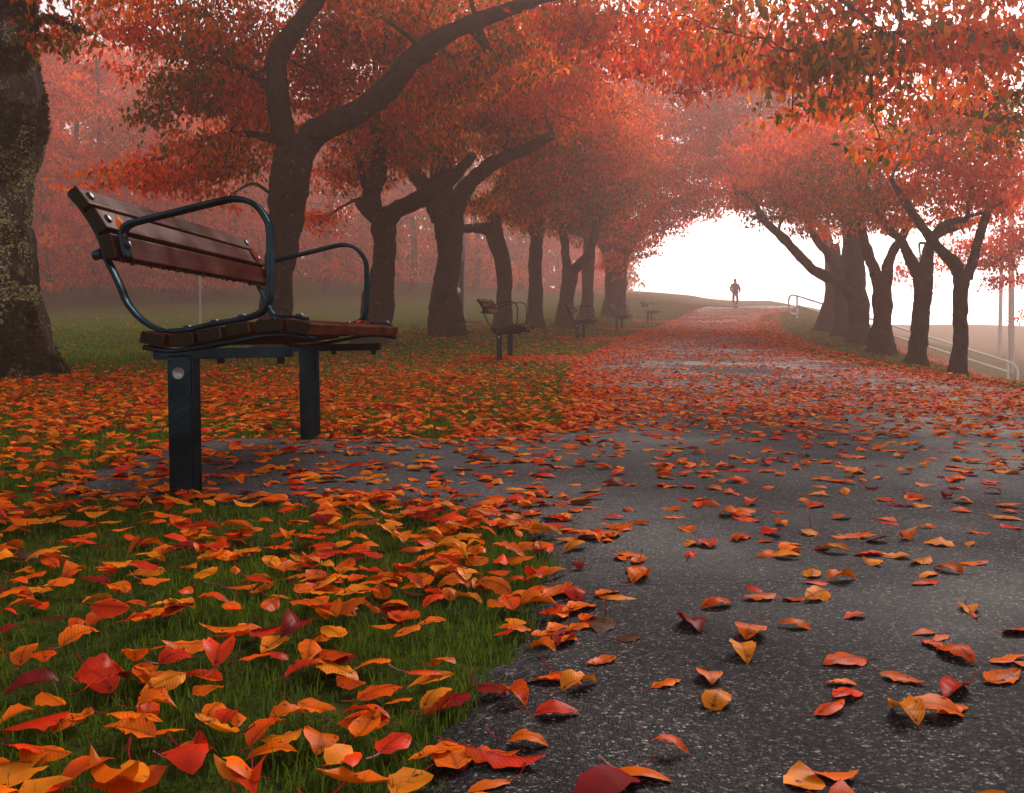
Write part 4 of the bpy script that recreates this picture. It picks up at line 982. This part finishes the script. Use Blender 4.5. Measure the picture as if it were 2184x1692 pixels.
# right bank row
tree('cherry_tree', 'slender dark cherry with a wide V fork, nearest on the right bank',
    [[(2041, 809, 19, 0), (2046, 760, 16, 0), (2049, 720, 15, 0), (2048, 660, 14, 0), (2051, 605, 17, 0), (2055, 585, 19, 0)],
     [(2048, 592, 14, 0), (2036, 563, 13, -.1), (2012, 540, 11, -.2), (1988, 513, 10, -.3), (1962, 476, 9, -.4), (1934, 438, 8, -.5), (1900, 380, 5, -.8)], [(2062, 592, 12, 0), (2074, 560, 10, .1), (2081, 530, 9.5, .2), (2094, 490, 9, .3), (2107, 450, 8, .3), (2130, 380, 5, .4)],
     [(1986, 508, 7, -.3), (2008, 482, 7, -.3), (2036, 472, 7, -.2), (2062, 466, 6, -.1), (2064, 440, 5, -.1), (2072, 405, 4, 0), (2060, 350, 3, .1)], [(2064, 462, 4, -.1), (2100, 452, 3.5, .1), (2140, 430, 3, .2)]],
    [(2085, 385, 85, 55, 0, 1.0, 1.3, RED), (2000, 345, 85, 50, -.3, 1.0, 1.2, ORR), (1955, 405, 45, 32, -.5, .6, 1.1, ORR), (2150, 330, 70, 60, .3, 1.0, 1.2, RED), (2140, 430, 60, 36, .5, .8, 1.0, RED), (2040, 425, 60, 30, .3, .8, .8, OR), (2080, 250, 130, 60, 0, 1.3, 1.1, RED), (1950, 280, 80, 40, -.6, 1, .9, OLV), (2100, 120, 200, 80, 0, 2, .7)],
    ORR, seed=11, sides=32, group=GR, parts=150, D=20.8)
tree('cherry_tree', 'leaning cherry trunk with short fork, second on the right bank',
    [[(1950, 790, 22, 0), (1958, 730, 17, 0), (1966, 660, 18, 0), (1968, 600, 20, 0), (1967, 575, 23, 0)], [(1958, 585, 14, 0), (1938, 548, 11, .1), (1923, 514, 9, .2), (1897, 490, 8, .3), (1870, 450, 5, .4)], [(1974, 582, 14, 0), (1980, 538, 12, 0), (1996, 503, 10, .1), (2040, 485, 8, .2), (2090, 470, 5, .4)]],
    [(1925, 445, 55, 45, .2, .9, 1.3, OR), (1860, 405, 80, 50, .3, 1.2, 1.3, OLV), (2020, 470, 60, 28, .5, .9, .9, RED), (1900, 330, 110, 60, 0, 1.4, 1.2, ORR), (1990, 400, 70, 45, .4, 1.1, 1.0, OR), (1960, 555, 40, 18, 1.0, .7, .5, RED), (2000, 250, 120, 60, 0, 1.5, .8, RED)],
    ORR, seed=12, sides=32, group=GR, D=23.8)
tree('cherry_tree', 'lichen-spotted cherry trunk at the front of the tight clump on the right bank',
    [[(1876, 760, 25, 0), (1880, 700, 20, 0), (1882, 640, 18, 0), (1881, 590, 21, 0)], [(1872, 598, 12, 0), (1850, 535, 10, .2), (1838, 482, 8, .3), (1830, 420, 6, .4)], [(1888, 598, 13, 0), (1896, 560, 11, 0), (1908, 530, 10, 0), (1922, 510, 9, 0), (1950, 450, 6, .1)]],
    [(1840, 440, 80, 50, .2, 1.2, 1.3, OLV), (1790, 380, 100, 60, 0, 1.5, 1.3, OLV), (1890, 470, 40, 30, .2, .7, .9, OR), (1800, 300, 120, 60, 0, 1.6, 1.2, PNK)],
    OLV, seed=13, group=GR, sides=30, D=26.8)
tree('cherry_tree', 'broad cherry trunk in the clump with a low limb sweeping left toward the path',
    [[(1832, 741, 24, 0), (1832, 690, 22, 0), (1830, 640, 22, 0), (1826, 590, 20, 0), (1822, 530, 15, 0), (1818, 470, 11, 0)],
     [(1822, 630, 15, 0), (1796, 607, 13, -.2), (1764, 592, 12, -.5), (1732, 573, 11, -.8), (1702, 543, 10, -1), (1670, 508, 9, -1.2), (1637, 478, 8, -1.4), (1608, 436, 7, -1.6), (1592, 413, 6, -1.7), (1569, 412, 5, -1.8)], [(1572, 413, 5, -1.8), (1568, 400, 4.5, -1.8), (1566, 388, 4, -1.8)]],
    [(1760, 440, 80, 45, 0, 1.4, 1.2, OLV), (1700, 415, 75, 40, -.8, 1.4, 1.2, ORR), (1650, 385, 70, 40, -1.2, 1.4, 1.2, ORR), (1690, 500, 26, 14, -1, .7, .4, OLV), (1690, 330, 100, 45, -.5, 1.7, 1.2, PNK), (1640, 462, 50, 20, -1.3, .8, .8, OLV), (1598, 425, 46, 24, -1.7, .8, 1.0, ORR), (1572, 392, 40, 24, -1.8, .8, .9, PNK), (1760, 330, 90, 50, 0, 1.6, 1.0, OLV)],
    ORR, seed=14, group=GR, sides=14, leaf=0.115, D=30.5)
tree('cherry_tree', 'shadowed middle trunk squeezed within the right clump',
    [[(1796, 719, 18, 0), (1797, 670, 16, 0), (1794, 610, 15, 0), (1786, 570, 14, 0), (1770, 545, 12, 0)], [(1786, 580, 11, 0), (1766, 540, 10, -.3), (1744, 516, 8, -.5), (1720, 470, 6, -.7)], [(1792, 590, 10, 0), (1806, 530, 9, .3), (1800, 470, 7, .4)]],
    [(1735, 480, 50, 30, -.4, 1.0, .8, RED), (1720, 400, 90, 50, 0, 1.7, 1.1, ORR), (1670, 300, 110, 55, -.5, 2.0, 1.1, PNK), (1780, 500, 30, 28, .3, .9, .6, PNK)],
    ORR, seed=15, group=GR, sides=12, leaf=0.125, D=34.0)
tree('cherry_tree', 'flared pale-hazed trunk at the left of the right clump, beside the white handrail end',
    [[(1764, 702, 24, 0), (1768, 660, 18, 0), (1776, 620, 14, 0), (1784, 580, 12, 0), (1780, 520, 9, 0)], [(1782, 570, 8, 0), (1740, 500, 6, -.5), (1700, 440, 4, -1)]],
    [(1690, 430, 60, 40, -.5, 1.6, 1.0, PNK), (1640, 350, 110, 55, -1, 2.2, 1.2, PNK), (1740, 400, 90, 55, 0, 2, 1.0, RED), (1600, 430, 50, 24, -1.4, 1.2, .9, PNK)],
    PNK, seed=16, group=GR, sides=12, leaf=0.14, D=38.5)
tree('cherry_tree', 'misty pinkish-red tree behind the right clump, arching over the path',
    [[(1772, 690, 18, 0), (1774, 640, 15, 0), (1772, 560, 13, 0), (1760, 480, 10, 0)], [(1765, 500, 8, 0), (1690, 420, 6, -1), (1620, 370, 4, -2)]],
    [(1600, 360, 100, 55, -1.5, 2.5, 1.3, PNK), (1560, 270, 120, 75, -1.5, 3, 1.3, PNK), (1660, 260, 110, 65, -.5, 3, 1.2, PNK), (1580, 170, 130, 70, -1, 3, 1.1, PNK), (1700, 180, 120, 60, 0, 3, 1.3, PNK), (1620, 90, 150, 60, 0, 3, 1.2, PNK), (1760, 260, 90, 60, 0, 3, 1.2, PNK)],
    PNK, seed=17, group=GR, sides=10, leaf=0.16, D=47.0, twig=True)
# trees whose trunks stand outside the picture, boughs hanging in
tree('overhanging_cherry', 'orange cherry boughs hanging in across the top right corner, nearest foliage overhead',
    [[(2560, 930, 46, 0), (2555, 700, 38, 0), (2535, 500, 36, 0), (2500, 330, 34, 0), (2440, 180, 28, 0)], [(2500, 330, 24, 0), (2380, 190, 20, -.2), (2250, 120, 15, -.3), (2120, 80, 11, -.4), (1980, 70, 8, -.4), (1820, 80, 6, -.3), (1680, 110, 4, -.2)], [(2450, 210, 20, 0), (2350, 60, 15, .5), (2200, -40, 10, .9)], [(2300, 140, 9, -.2), (2200, 190, 6, .1), (2100, 215, 4, .3)]],
    [(1700, 120, 150, 45, -.1, .5, .9, OR), (1640, 175, 55, 26, -.1, .3, .7, ORR), (1850, 110, 150, 60, -.3, .6, 1.0, OR), (2000, 100, 140, 70, -.4, .6, 1.0, OR), (2120, 70, 110, 60, -.3, .6, 1.0, ORR), (2165, 210, 34, 95, 0, .4, .9, dict(moss=2, olive=3, rust=2, orange=1)), (1770, 210, 70, 30, 0, .3, .6, OLV), (1860, 255, 55, 26, 0, .3, .6, OR), (1868, 320, 16, 22, 0, .15, 1.0, HANG), (1925, 215, 40, 30, 0, .3, .7, OR), (1690, 245, 18, 12, 0, .2, .8, HANG), (2050, 215, 40, 26, .2, .3, .5, OR), (1560, 70, 100, 34, 0, .5, .8, ORR), (1450, 60, 80, 30, .2, .5, .7, RED), (1600, 15, 150, 34, 0, .6, 1.0, OR), (1760, 30, 140, 36, -.1, .6, 1.0, ORR),
     (1500, -1500, 800, 160, -4.0, 2.5, .6), (1900, -60, 300, 90, 0, 1.2, .9), (2250, -20, 200, 90, 0, 1.2, .8)],  # first pad is out of view above the camera, put in to darken nearby haze
    OR, seed=18, D=9.6, parts=300, leaf=0.098, lai=3.0, flare=0.3)
tree('overhanging_cherry', 'red cherry boughs a little farther off, hanging below the top right canopy',
    [[(2480, 870, 36, 0), (2478, 700, 30, 0), (2460, 520, 28, 0), (2420, 400, 26, 0)], [(2420, 420, 18, 0), (2320, 320, 14, -.3), (2200, 270, 10, -.5), (2060, 240, 7, -.6), (1900, 215, 5, -.6), (1760, 215, 3, -.5)], [(2430, 410, 16, 0), (2380, 250, 12, .4), (2280, 120, 8, .6)]],
    [(1760, 220, 75, 40, -.5, .6, .9, PNK), (1850, 200, 90, 45, -.5, .7, .8, RED), (1960, 240, 80, 40, -.6, .6, .7, PNK), (1640, 130, 90, 50, -.3, .8, 1.0, RED), (2060, 190, 80, 40, -.4, .6, .6, RED), (1830, 110, 160, 60, -.4, .9, .8, ORR), (2130, 290, 60, 40, -.4, .6, 1.0, OLV), (1560, 120, 100, 55, -.2, .8, 1.0, RED), (1950, 300, 40, 24, -.5, .4, .6, RED), (1480, 130, 80, 50, 0, .8, .9, RED), (1470, 200, 50, 26, 0, .5, .6, RED)],
    RED, seed=19, D=14.0, parts=150, leaf=0.105, flare=0.3)
tree('overhanging_cherry', 'pale pinkish foliage hanging at the right edge behind the slender forked tree',
    [[(2300, 850, 22, 0), (2302, 700, 18, 0), (2296, 560, 17, 0), (2280, 480, 15, 0)], [(2284, 500, 11, 0), (2230, 500, 8, -.3), (2170, 530, 5, -.5), (2120, 560, 3, -.6)], [(2286, 490, 10, 0), (2200, 420, 7, .3), (2100, 440, 4, .5)]],
    [(2130, 545, 60, 36, -.4, 1.2, 1.3, PNK), (2170, 500, 50, 50, 0, 1.5, 1.3, PNK), (2060, 520, 40, 28, .4, 1.0, .8, PNK), (2112, 600, 20, 24, -.5, .7, .9, PNK), (2172, 600, 24, 24, -.2, .8, 1.0, PNK), (1930, 575, 30, 20, .5, .8, .6, PNK), (1960, 610, 24, 16, .5, .6, .5, PNK), (2174, 672, 10, 14, 0, .4, .7, PNK), (2200, 400, 100, 60, 0, 2, 1.0, PNK), (2030, 560, 30, 20, .4, .8, .7, PNK)],
    PNK, seed=20, D=29.0, leaf=0.10, flare=0.3)

# far trees dissolving in the fog on the left
FAR = [(150, 72, 'faint rosy tree in the fog beside the mossy trunk'), (330, 75, 'blurred reddish tree in the fog above the near bench back'), (500, 80, 'ghostly red tree in fog between the near bench and the forked tree'),
       (700, 75, 'foggy maroon tree seen between the first two left trunks'), (880, 81, 'foggy brownish tree seen left of the burled trunk'), (1015, 84, 'foggy tree seen right of the brown utility pole'),
       (40, 80, 'foggy tree partly cut off by the mossy trunk'), (240, 86, 'foggy tree right of the rosy one, halfway to the bench arm'), (420, 89, 'tall faint tree deep in fog above the thin pale post'), (610, 91, 'dim tall tree deep in fog behind the forked tree'),
       (800, 94, 'dim tall tree deep in fog behind the bent trunk'), (960, 99, 'palest tree on the misty hill behind the burled trunk'), (130, 96, 'palest tree on the misty hill right of the mossy trunk'), (320, 102, 'palest tree on the misty hill above the bench back'),
       (520, 105, 'palest tree on the misty hill left of the forked tree'), (700, 108, 'palest tree on the misty hill between the first two trunks'), (1110, 96, 'faint tree in fog between the fourth and fifth trunks'), (1190, 105, 'faint tree in fog just left of the Y-shaped trunk'),
       (95, 62, 'rosy tree in fog peeping out right of the mossy trunk'), (205, 67, 'rosy tree in fog straight above the near bench top slat'), (375, 65, 'rosy tree in fog left of the low red spray'), (465, 71, 'rosy tree in fog above the near armrest')]
for i, (vx, D, lab) in enumerate(FAR):
    r = random.Random(i); j = lambda a_, b_: r.uniform(a_, b_)
    kx = FPX / D; gx_ = (vx - CX) / kx; vy = HY - (float(hgt(gx_, D)) - CAMH) * kx; H = r.uniform(10.0, 14.5) * (1.35 if vx < 340 else 1.0) * (1.25 if D > 70 else 1.0)
    pads = [(vx + j(-2.6, 2.6) * kx, vy - H * f * kx, j(1.8, 3.2) * kx, j(.7, 1.5) * kx, j(-2, 2), 2.5, j(.8, 1.2) * (1.4 if f < .45 else 1.35), RED if r.random() < .4 else ORR) for f in (.08, .15, .24, .34, .44, .54, .64, .74, .84, .94)]
    tree('hazy_tree', lab, [[(vx, vy, .28 * kx, 0), (vx + j(-.3, .3) * kx, vy - H * .25 * kx, .22 * kx, 0), (vx + j(-.5, .5) * kx, vy - H * .55 * kx, .15 * kx, 0), (vx + j(-.5, .5) * kx, vy - H * .95 * kx, .06 * kx, 0)]], pads, RED, seed=40 + i, D=D, top=False, leaf=0.34, sides=8, group='far trees in the fog left of the path', lai=2.6, flare=0.2)
def far_woods():
    r = np.random.default_rng(77); nc = 4200
    y = r.uniform(96, 128, nc); vx = r.uniform(-120, 1330, nc); x = (vx - CX) * y / FPX
    hmax = np.where(vx < 1150, 25, 25 - (vx - 1150) / 180 * 19) * (0.8 + 0.35 * vn2(x, y, 0.14, 5)); z = hgt(x, y) + hmax * r.random(nc) ** 1.35
    c = np.stack([x, y, z], 1); per = 30; n = nc * per
    p = (c[:, None] + r.normal(0, 1, (nc, per, 3)) * (0.95, 0.95, 0.5)).reshape(-1, 3); p[:, 2] = np.maximum(p[:, 2], hgt(p[:, 0], p[:, 1]) + .2)
    d = r.normal(0, .7, (n, 3)); d[:, 2] -= .8; d /= np.linalg.norm(d, axis=1)[:, None]
    sv = np.cross(d, r.normal(0, 1, (n, 3))); sv /= np.linalg.norm(sv, axis=1)[:, None]; l = 0.5 * r.uniform(.7, 1.2, n)[:, None]
    V = np.stack([p, p + d * l * .5 + sv * l * .28, p + d * l, p + d * l * .5 - sv * l * .28], 1).reshape(-1, 3)
    ks = ['scarlet', 'rust', 'orange', 'olive', 'brown']; ci = (vnoise(c * .16, 3) * 6.2 - .6 + r.normal(0, .5, nc)).astype(int).clip(0, 4)
    col = np.repeat(np.array([PAL[k] for k in ks])[ci], per * 4, 0)
    tag(mk('far_woods', V, [np.arange(n * 4).reshape(-1, 4)], M_CROWN, smooth=False, col=col), 'misty red autumn wood closing the view beyond the left lawn', 'woods', kind='stuff')
far_woods()
print('crown leaves', NLEAF)

# moss and lichen on the big left trunk
def fuzz(name, n, mtl, seed, size, flake, colr):
    r = np.random.default_rng(seed); me = [c for c in MT.children if c.name.startswith('trunk')][0].data
    nv = len(me.vertices); co = np.empty(nv * 3); me.vertices.foreach_get('co', co); co = co.reshape(-1, 3)
    no = np.empty(nv * 3); me.vertices.foreach_get('normal', no); no = no.reshape(-1, 3)
    wv = (no[:, 1] < 0.35) & (co[:, 2] < 4.6) & (co[:, 2] > -0.02) & (np.hypot(co[:, 0], co[:, 1]) < 1.2)
    ids = np.where(wv)[0]; dn = vnoise(co[ids] * (3.2 if not flake else 4.5), seed)
    hz = co[ids][:, 2]; band = smooth01(0.55, 1.0, hz) * smooth01(2.75, 2.3, hz)
    ids = ids[(dn > 0.40 + 0.22 * band) if not flake else (dn > 0.70 - 0.24 * band)]
    i = r.choice(ids, n); p = co[i] + r.normal(0, 0.018, (n, 3)); nr = no[i]
    p -= nr * ((p - co[i]) * nr).sum(1)[:, None]
    d = nr + r.normal(0, .55, (n, 3)) + np.array([0, 0, -.3]); d /= np.linalg.norm(d, axis=1)[:, None]
    if flake: d = np.cross(nr, r.normal(0, 1, (n, 3))) + nr * .35; d /= np.linalg.norm(d, axis=1)[:, None]
    sdv = np.cross(d, nr + r.normal(0, .3, (n, 3))); sdv /= np.linalg.norm(sdv, axis=1)[:, None]
    ln = r.uniform(.5, 1.3, n) * size; w = ln * (0.16 if not flake else 0.42)
    p = p - nr * .003
    if flake: p = p + nr * .006
    V = np.stack([p - sdv * w[:, None] * .6, p + sdv * w[:, None] * .6, p + d * (ln * .6)[:, None] + sdv * w[:, None], p + d * (ln * .6)[:, None] - sdv * w[:, None], p + d * ln[:, None]], 1)
    o5 = np.arange(n)[:, None] * 5
    c = np.array(colr)[r.integers(0, len(colr), n)] * r.uniform(.6, 1.4, (n, 1))
    tag(mk(name, V.reshape(-1, 3), [o5 + np.array([[0, 1, 2, 3]]), o5 + np.array([[3, 2, 4]])], mtl, MT, col=np.repeat(c, 5, 0)), kind='stuff')
fuzz('moss', 30000, M_GRASS, 5, 0.042, False, [(0.035, 0.045, 0.006), (0.05, 0.045, 0.006), (0.06, 0.03, 0.005), (0.025, 0.03, 0.005)])
fuzz('lichen', 9000, M_GRASS, 9, 0.028, True, [(0.42, 0.38, 0.10), (0.36, 0.31, 0.2), (0.46, 0.4, 0.3), (0.2, 0.19, 0.04), (0.12, 0.08, 0.05)])

# ------------------------------------------------------------------ poles and handrail
def pole(name, label, vx, vy, D, rad, h, m, cat='pole', lean=0.0):
    b = P(vx, vy, D); b[2] = float(hgt(b[0], b[1]))
    r = thing(name, label, cat, tuple(b))
    V, Q, T, _, _ = tube_arrays([(0, 0, -.3, rad), (lean * h * .3, 0, h * .3, rad * .97), (lean * h * .7, 0, h * .7, rad * .92), (lean * h, 0, h, rad * .86)], 14, 3.0, 3, rough=0.015)
    mk('shaft', V, [Q, T], m, r); return r
up = pole('utility_pole', 'brown utility pole with a pale sleeve, half hidden by the burled trunk', 983, 690, 38.0, 0.145, 7.5, M_POLE, 'utility pole')
kz = 38.0 / FPX
lathe('pale_sleeve', [(0.05, 0), (0.10, 0.02), (0.115, 0.4), (0.105, 0.75), (0.10, 1.0), (0.06, 1.25), (0.05, 1.9)], M_PALE, up, (0.02, -0.15, (690 - 560) * kz), (0, 0, 1), 12)
lathe('conduit', [(0.03, 0), (0.03, 4.0)], M_PALE, up, (0.13, -0.10, 0.1), (0, 0, 1), 8)
boxmesh('meter_box', (-0.42, -0.22, (690 - 660) * kz), (-0.16, -0.02, (690 - 628) * kz), M_POLE, up, 0.02)
lathe('white_lamp', [(0.0005, .11), (0.06, .10), (0.10, .05), (0.11, 0), (0.10, -.05), (0.05, -.1), (0.0005, -.11)], M_WHITE, up, (-0.10, -0.2, (690 - 621) * kz), (0, -.3, 1), 16)
boxmesh('footing', (-0.1, -0.2, -0.02), (0.75, 0.25, 0.07), M_POLE, up, 0.02)
pole('sign_post', 'thin pale post on the foggy lawn, seen through the gap under the near bench back', 427, 698, 26.0, 0.026, 2.05, M_PALE, 'post')
fp = pole('floodlight_pole', 'tall grey pole at the right edge behind the handrail', 2157, 806, 54.0, 0.15, 14.0, M_PALE, 'pole')
boxmesh('lamp_head', (-0.6, -0.15, 13.9), (0.6, 0.15, 14.25), M_PALE, fp, 0.03)
pole('floodlight_pole', 'very faint leaning pole in the fog left of the tall grey one', 2132, 790, 72.0, 0.13, 12.0, M_PALE, 'pole', 0.02)

def tube_obj(name, pts, rad, m, parent, sides=8, step=0.08):
    q = catmull(pts, step); segs = [(q, rad, rad)]
    V, Q = twig_arrays(segs, sides); return mk(name, V, [Q], m, parent)
A, B = P(1700, 674, 51.0), P(2150, 818, 47.0)
hr = thing('handrail', 'white two-bar handrail sloping down to the right behind the tree clump', 'handrail', tuple(A))
dv = B - A; dn = dv / np.linalg.norm(dv[:2]); HT, HL = 0.98, 0.52
up3 = np.array([0, 0, 1.0])
tube_obj('top_rail', [up3 * HT, dv + up3 * HT], 0.048, M_WHITE, hr, step=1.0)
tube_obj('lower_rail', [up3 * HL, dv + up3 * HL], 0.045, M_WHITE, hr, step=1.0)
for i in range(6):
    q = dv * i / 5
    tube_obj('post', [q - up3 * 0.9, q + up3 * (HT - 0.005)], 0.046, M_WHITE, hr, step=0.5)
for s0, q in ((-1, np.zeros(3)), (1, dv)):
    e_ = dn * s0
    tube_obj('end_loop', [q + up3 * HT, q + e_ * .2 + up3 * (HT - .02), q + e_ * .36 + up3 * (HT - .16), q + e_ * .40 + up3 * .5, q + e_ * .34 + up3 * .14, q + e_ * .18 + up3 * .03, q + up3 * .06], 0.046, M_WHITE, hr, step=0.06)

# ------------------------------------------------------------------ the person
def person():
    D = 63.5; b = P(1568, 658, D); b[2] = float(hgt(b[0], b[1])) + 0.012
    r = thing('person', 'person in a dark jacket and grey trousers walking on the path in the fog', 'person', tuple(b), (0, 0, 0.35))
    v = [(0, 0, .95), (0, 0, 1.1), (0, 0, 1.28), (0, .01, 1.42), (0, 0, 1.52), (0, -.005, 1.62), (0, -.005, 1.70)]
    rad = [(.18, .14), (.205, .15), (.235, .16), (.19, .12), (.07, .07), (.088, .1), (.072, .085)]
    e = [(0, 1), (1, 2), (2, 3), (3, 4), (4, 5), (5, 6)]
    for s in (-1, 1):
        k = len(v); v += [(s * .21, .01, 1.40), (s * .34, .02, 1.14), (s * .24, -.10, .97), (s * .17, -.15, .95)]
        rad += [(.09, .09), (.075, .075), (.055, .055), (.045, .045)]; e += [(3, k), (k, k + 1), (k + 1, k + 2), (k + 2, k + 3)]
        k = len(v); v += [(s * .10, 0, .86), (s * .11, -.07 * s - .03, .48), (s * .115, .10 * s, .10), (s * .12, .10 * s, .045), (s * .14, .10 * s - .16, .04)]
        rad += [(.105, .105), (.075, .075), (.055, .055), (.05, .045), (.045, .035)]; e += [(0, k), (k, k + 1), (k + 1, k + 2), (k + 2, k + 3), (k + 3, k + 4)]
    k = len(v); v += [(0, -.10, 1.63)]; rad += [(.018, .02)]; e += [(5, k)]
    me = bpy.data.meshes.new('body'); me.from_pydata(v, e, [])
    o = bpy.data.objects.new('body', me); C.objects.link(o); o.parent = r
    md = o.modifiers.new('skin', 'SKIN'); md.use_smooth_shade = True
    for sv, q in zip(me.skin_vertices[0].data, rad): sv.radius = q
    me.skin_vertices[0].data[0].use_root = True
    o.modifiers.new('sub', 'SUBSURF').levels = 2; o.modifiers['sub'].render_levels = 2
    m, nt, out = mat('clothes_and_skin')
    tc = N(nt, 'ShaderNodeTexCoord'); sx = N(nt, 'ShaderNodeSeparateXYZ'); L(nt, tc.outputs['Object'], sx.inputs[0])
    mu = N(nt, 'ShaderNodeMath', operation='MULTIPLY'); mu.inputs[1].default_value = 0.5; L(nt, sx.outputs[2], mu.inputs[0])
    rp = ramp(nt, [(0.0, (0.02, 0.02, 0.02)), (0.05, (0.26, 0.24, 0.27)), (0.43, (0.15, 0.135, 0.14)), (0.765, (0.42, 0.22, 0.17))], 'CONSTANT'); L(nt, mu.outputs[0], rp.inputs[0])
    p = N(nt, 'ShaderNodeBsdfPrincipled', Roughness=0.8); L(nt, rp.outputs[0], p.inputs['Base Color']); L(nt, p.outputs[0], out.inputs[0])
    me.materials.append(m)
    lathe('hair', [(0.0005, .085), (.05, .075), (.085, .035), (.095, -.02), (.088, -.05)], plain('hair', (.08, .05, .035), .7), r, (0, .015, 1.70), (0, .35, 1), 14)
    for s in (-1, 1):
        lathe('ear', [(0.0005, .012), (.02, .008), (.024, -.01)], m, r, (s * .088, 0, 1.625), (s, 0, 0), 8)
        lathe('eye', [(0.0005, .006), (.008, .003), (.01, -.004)], M_CRACK, r, (s * .033, -.098, 1.655), (0, -1, 0), 8)
    return r
person()
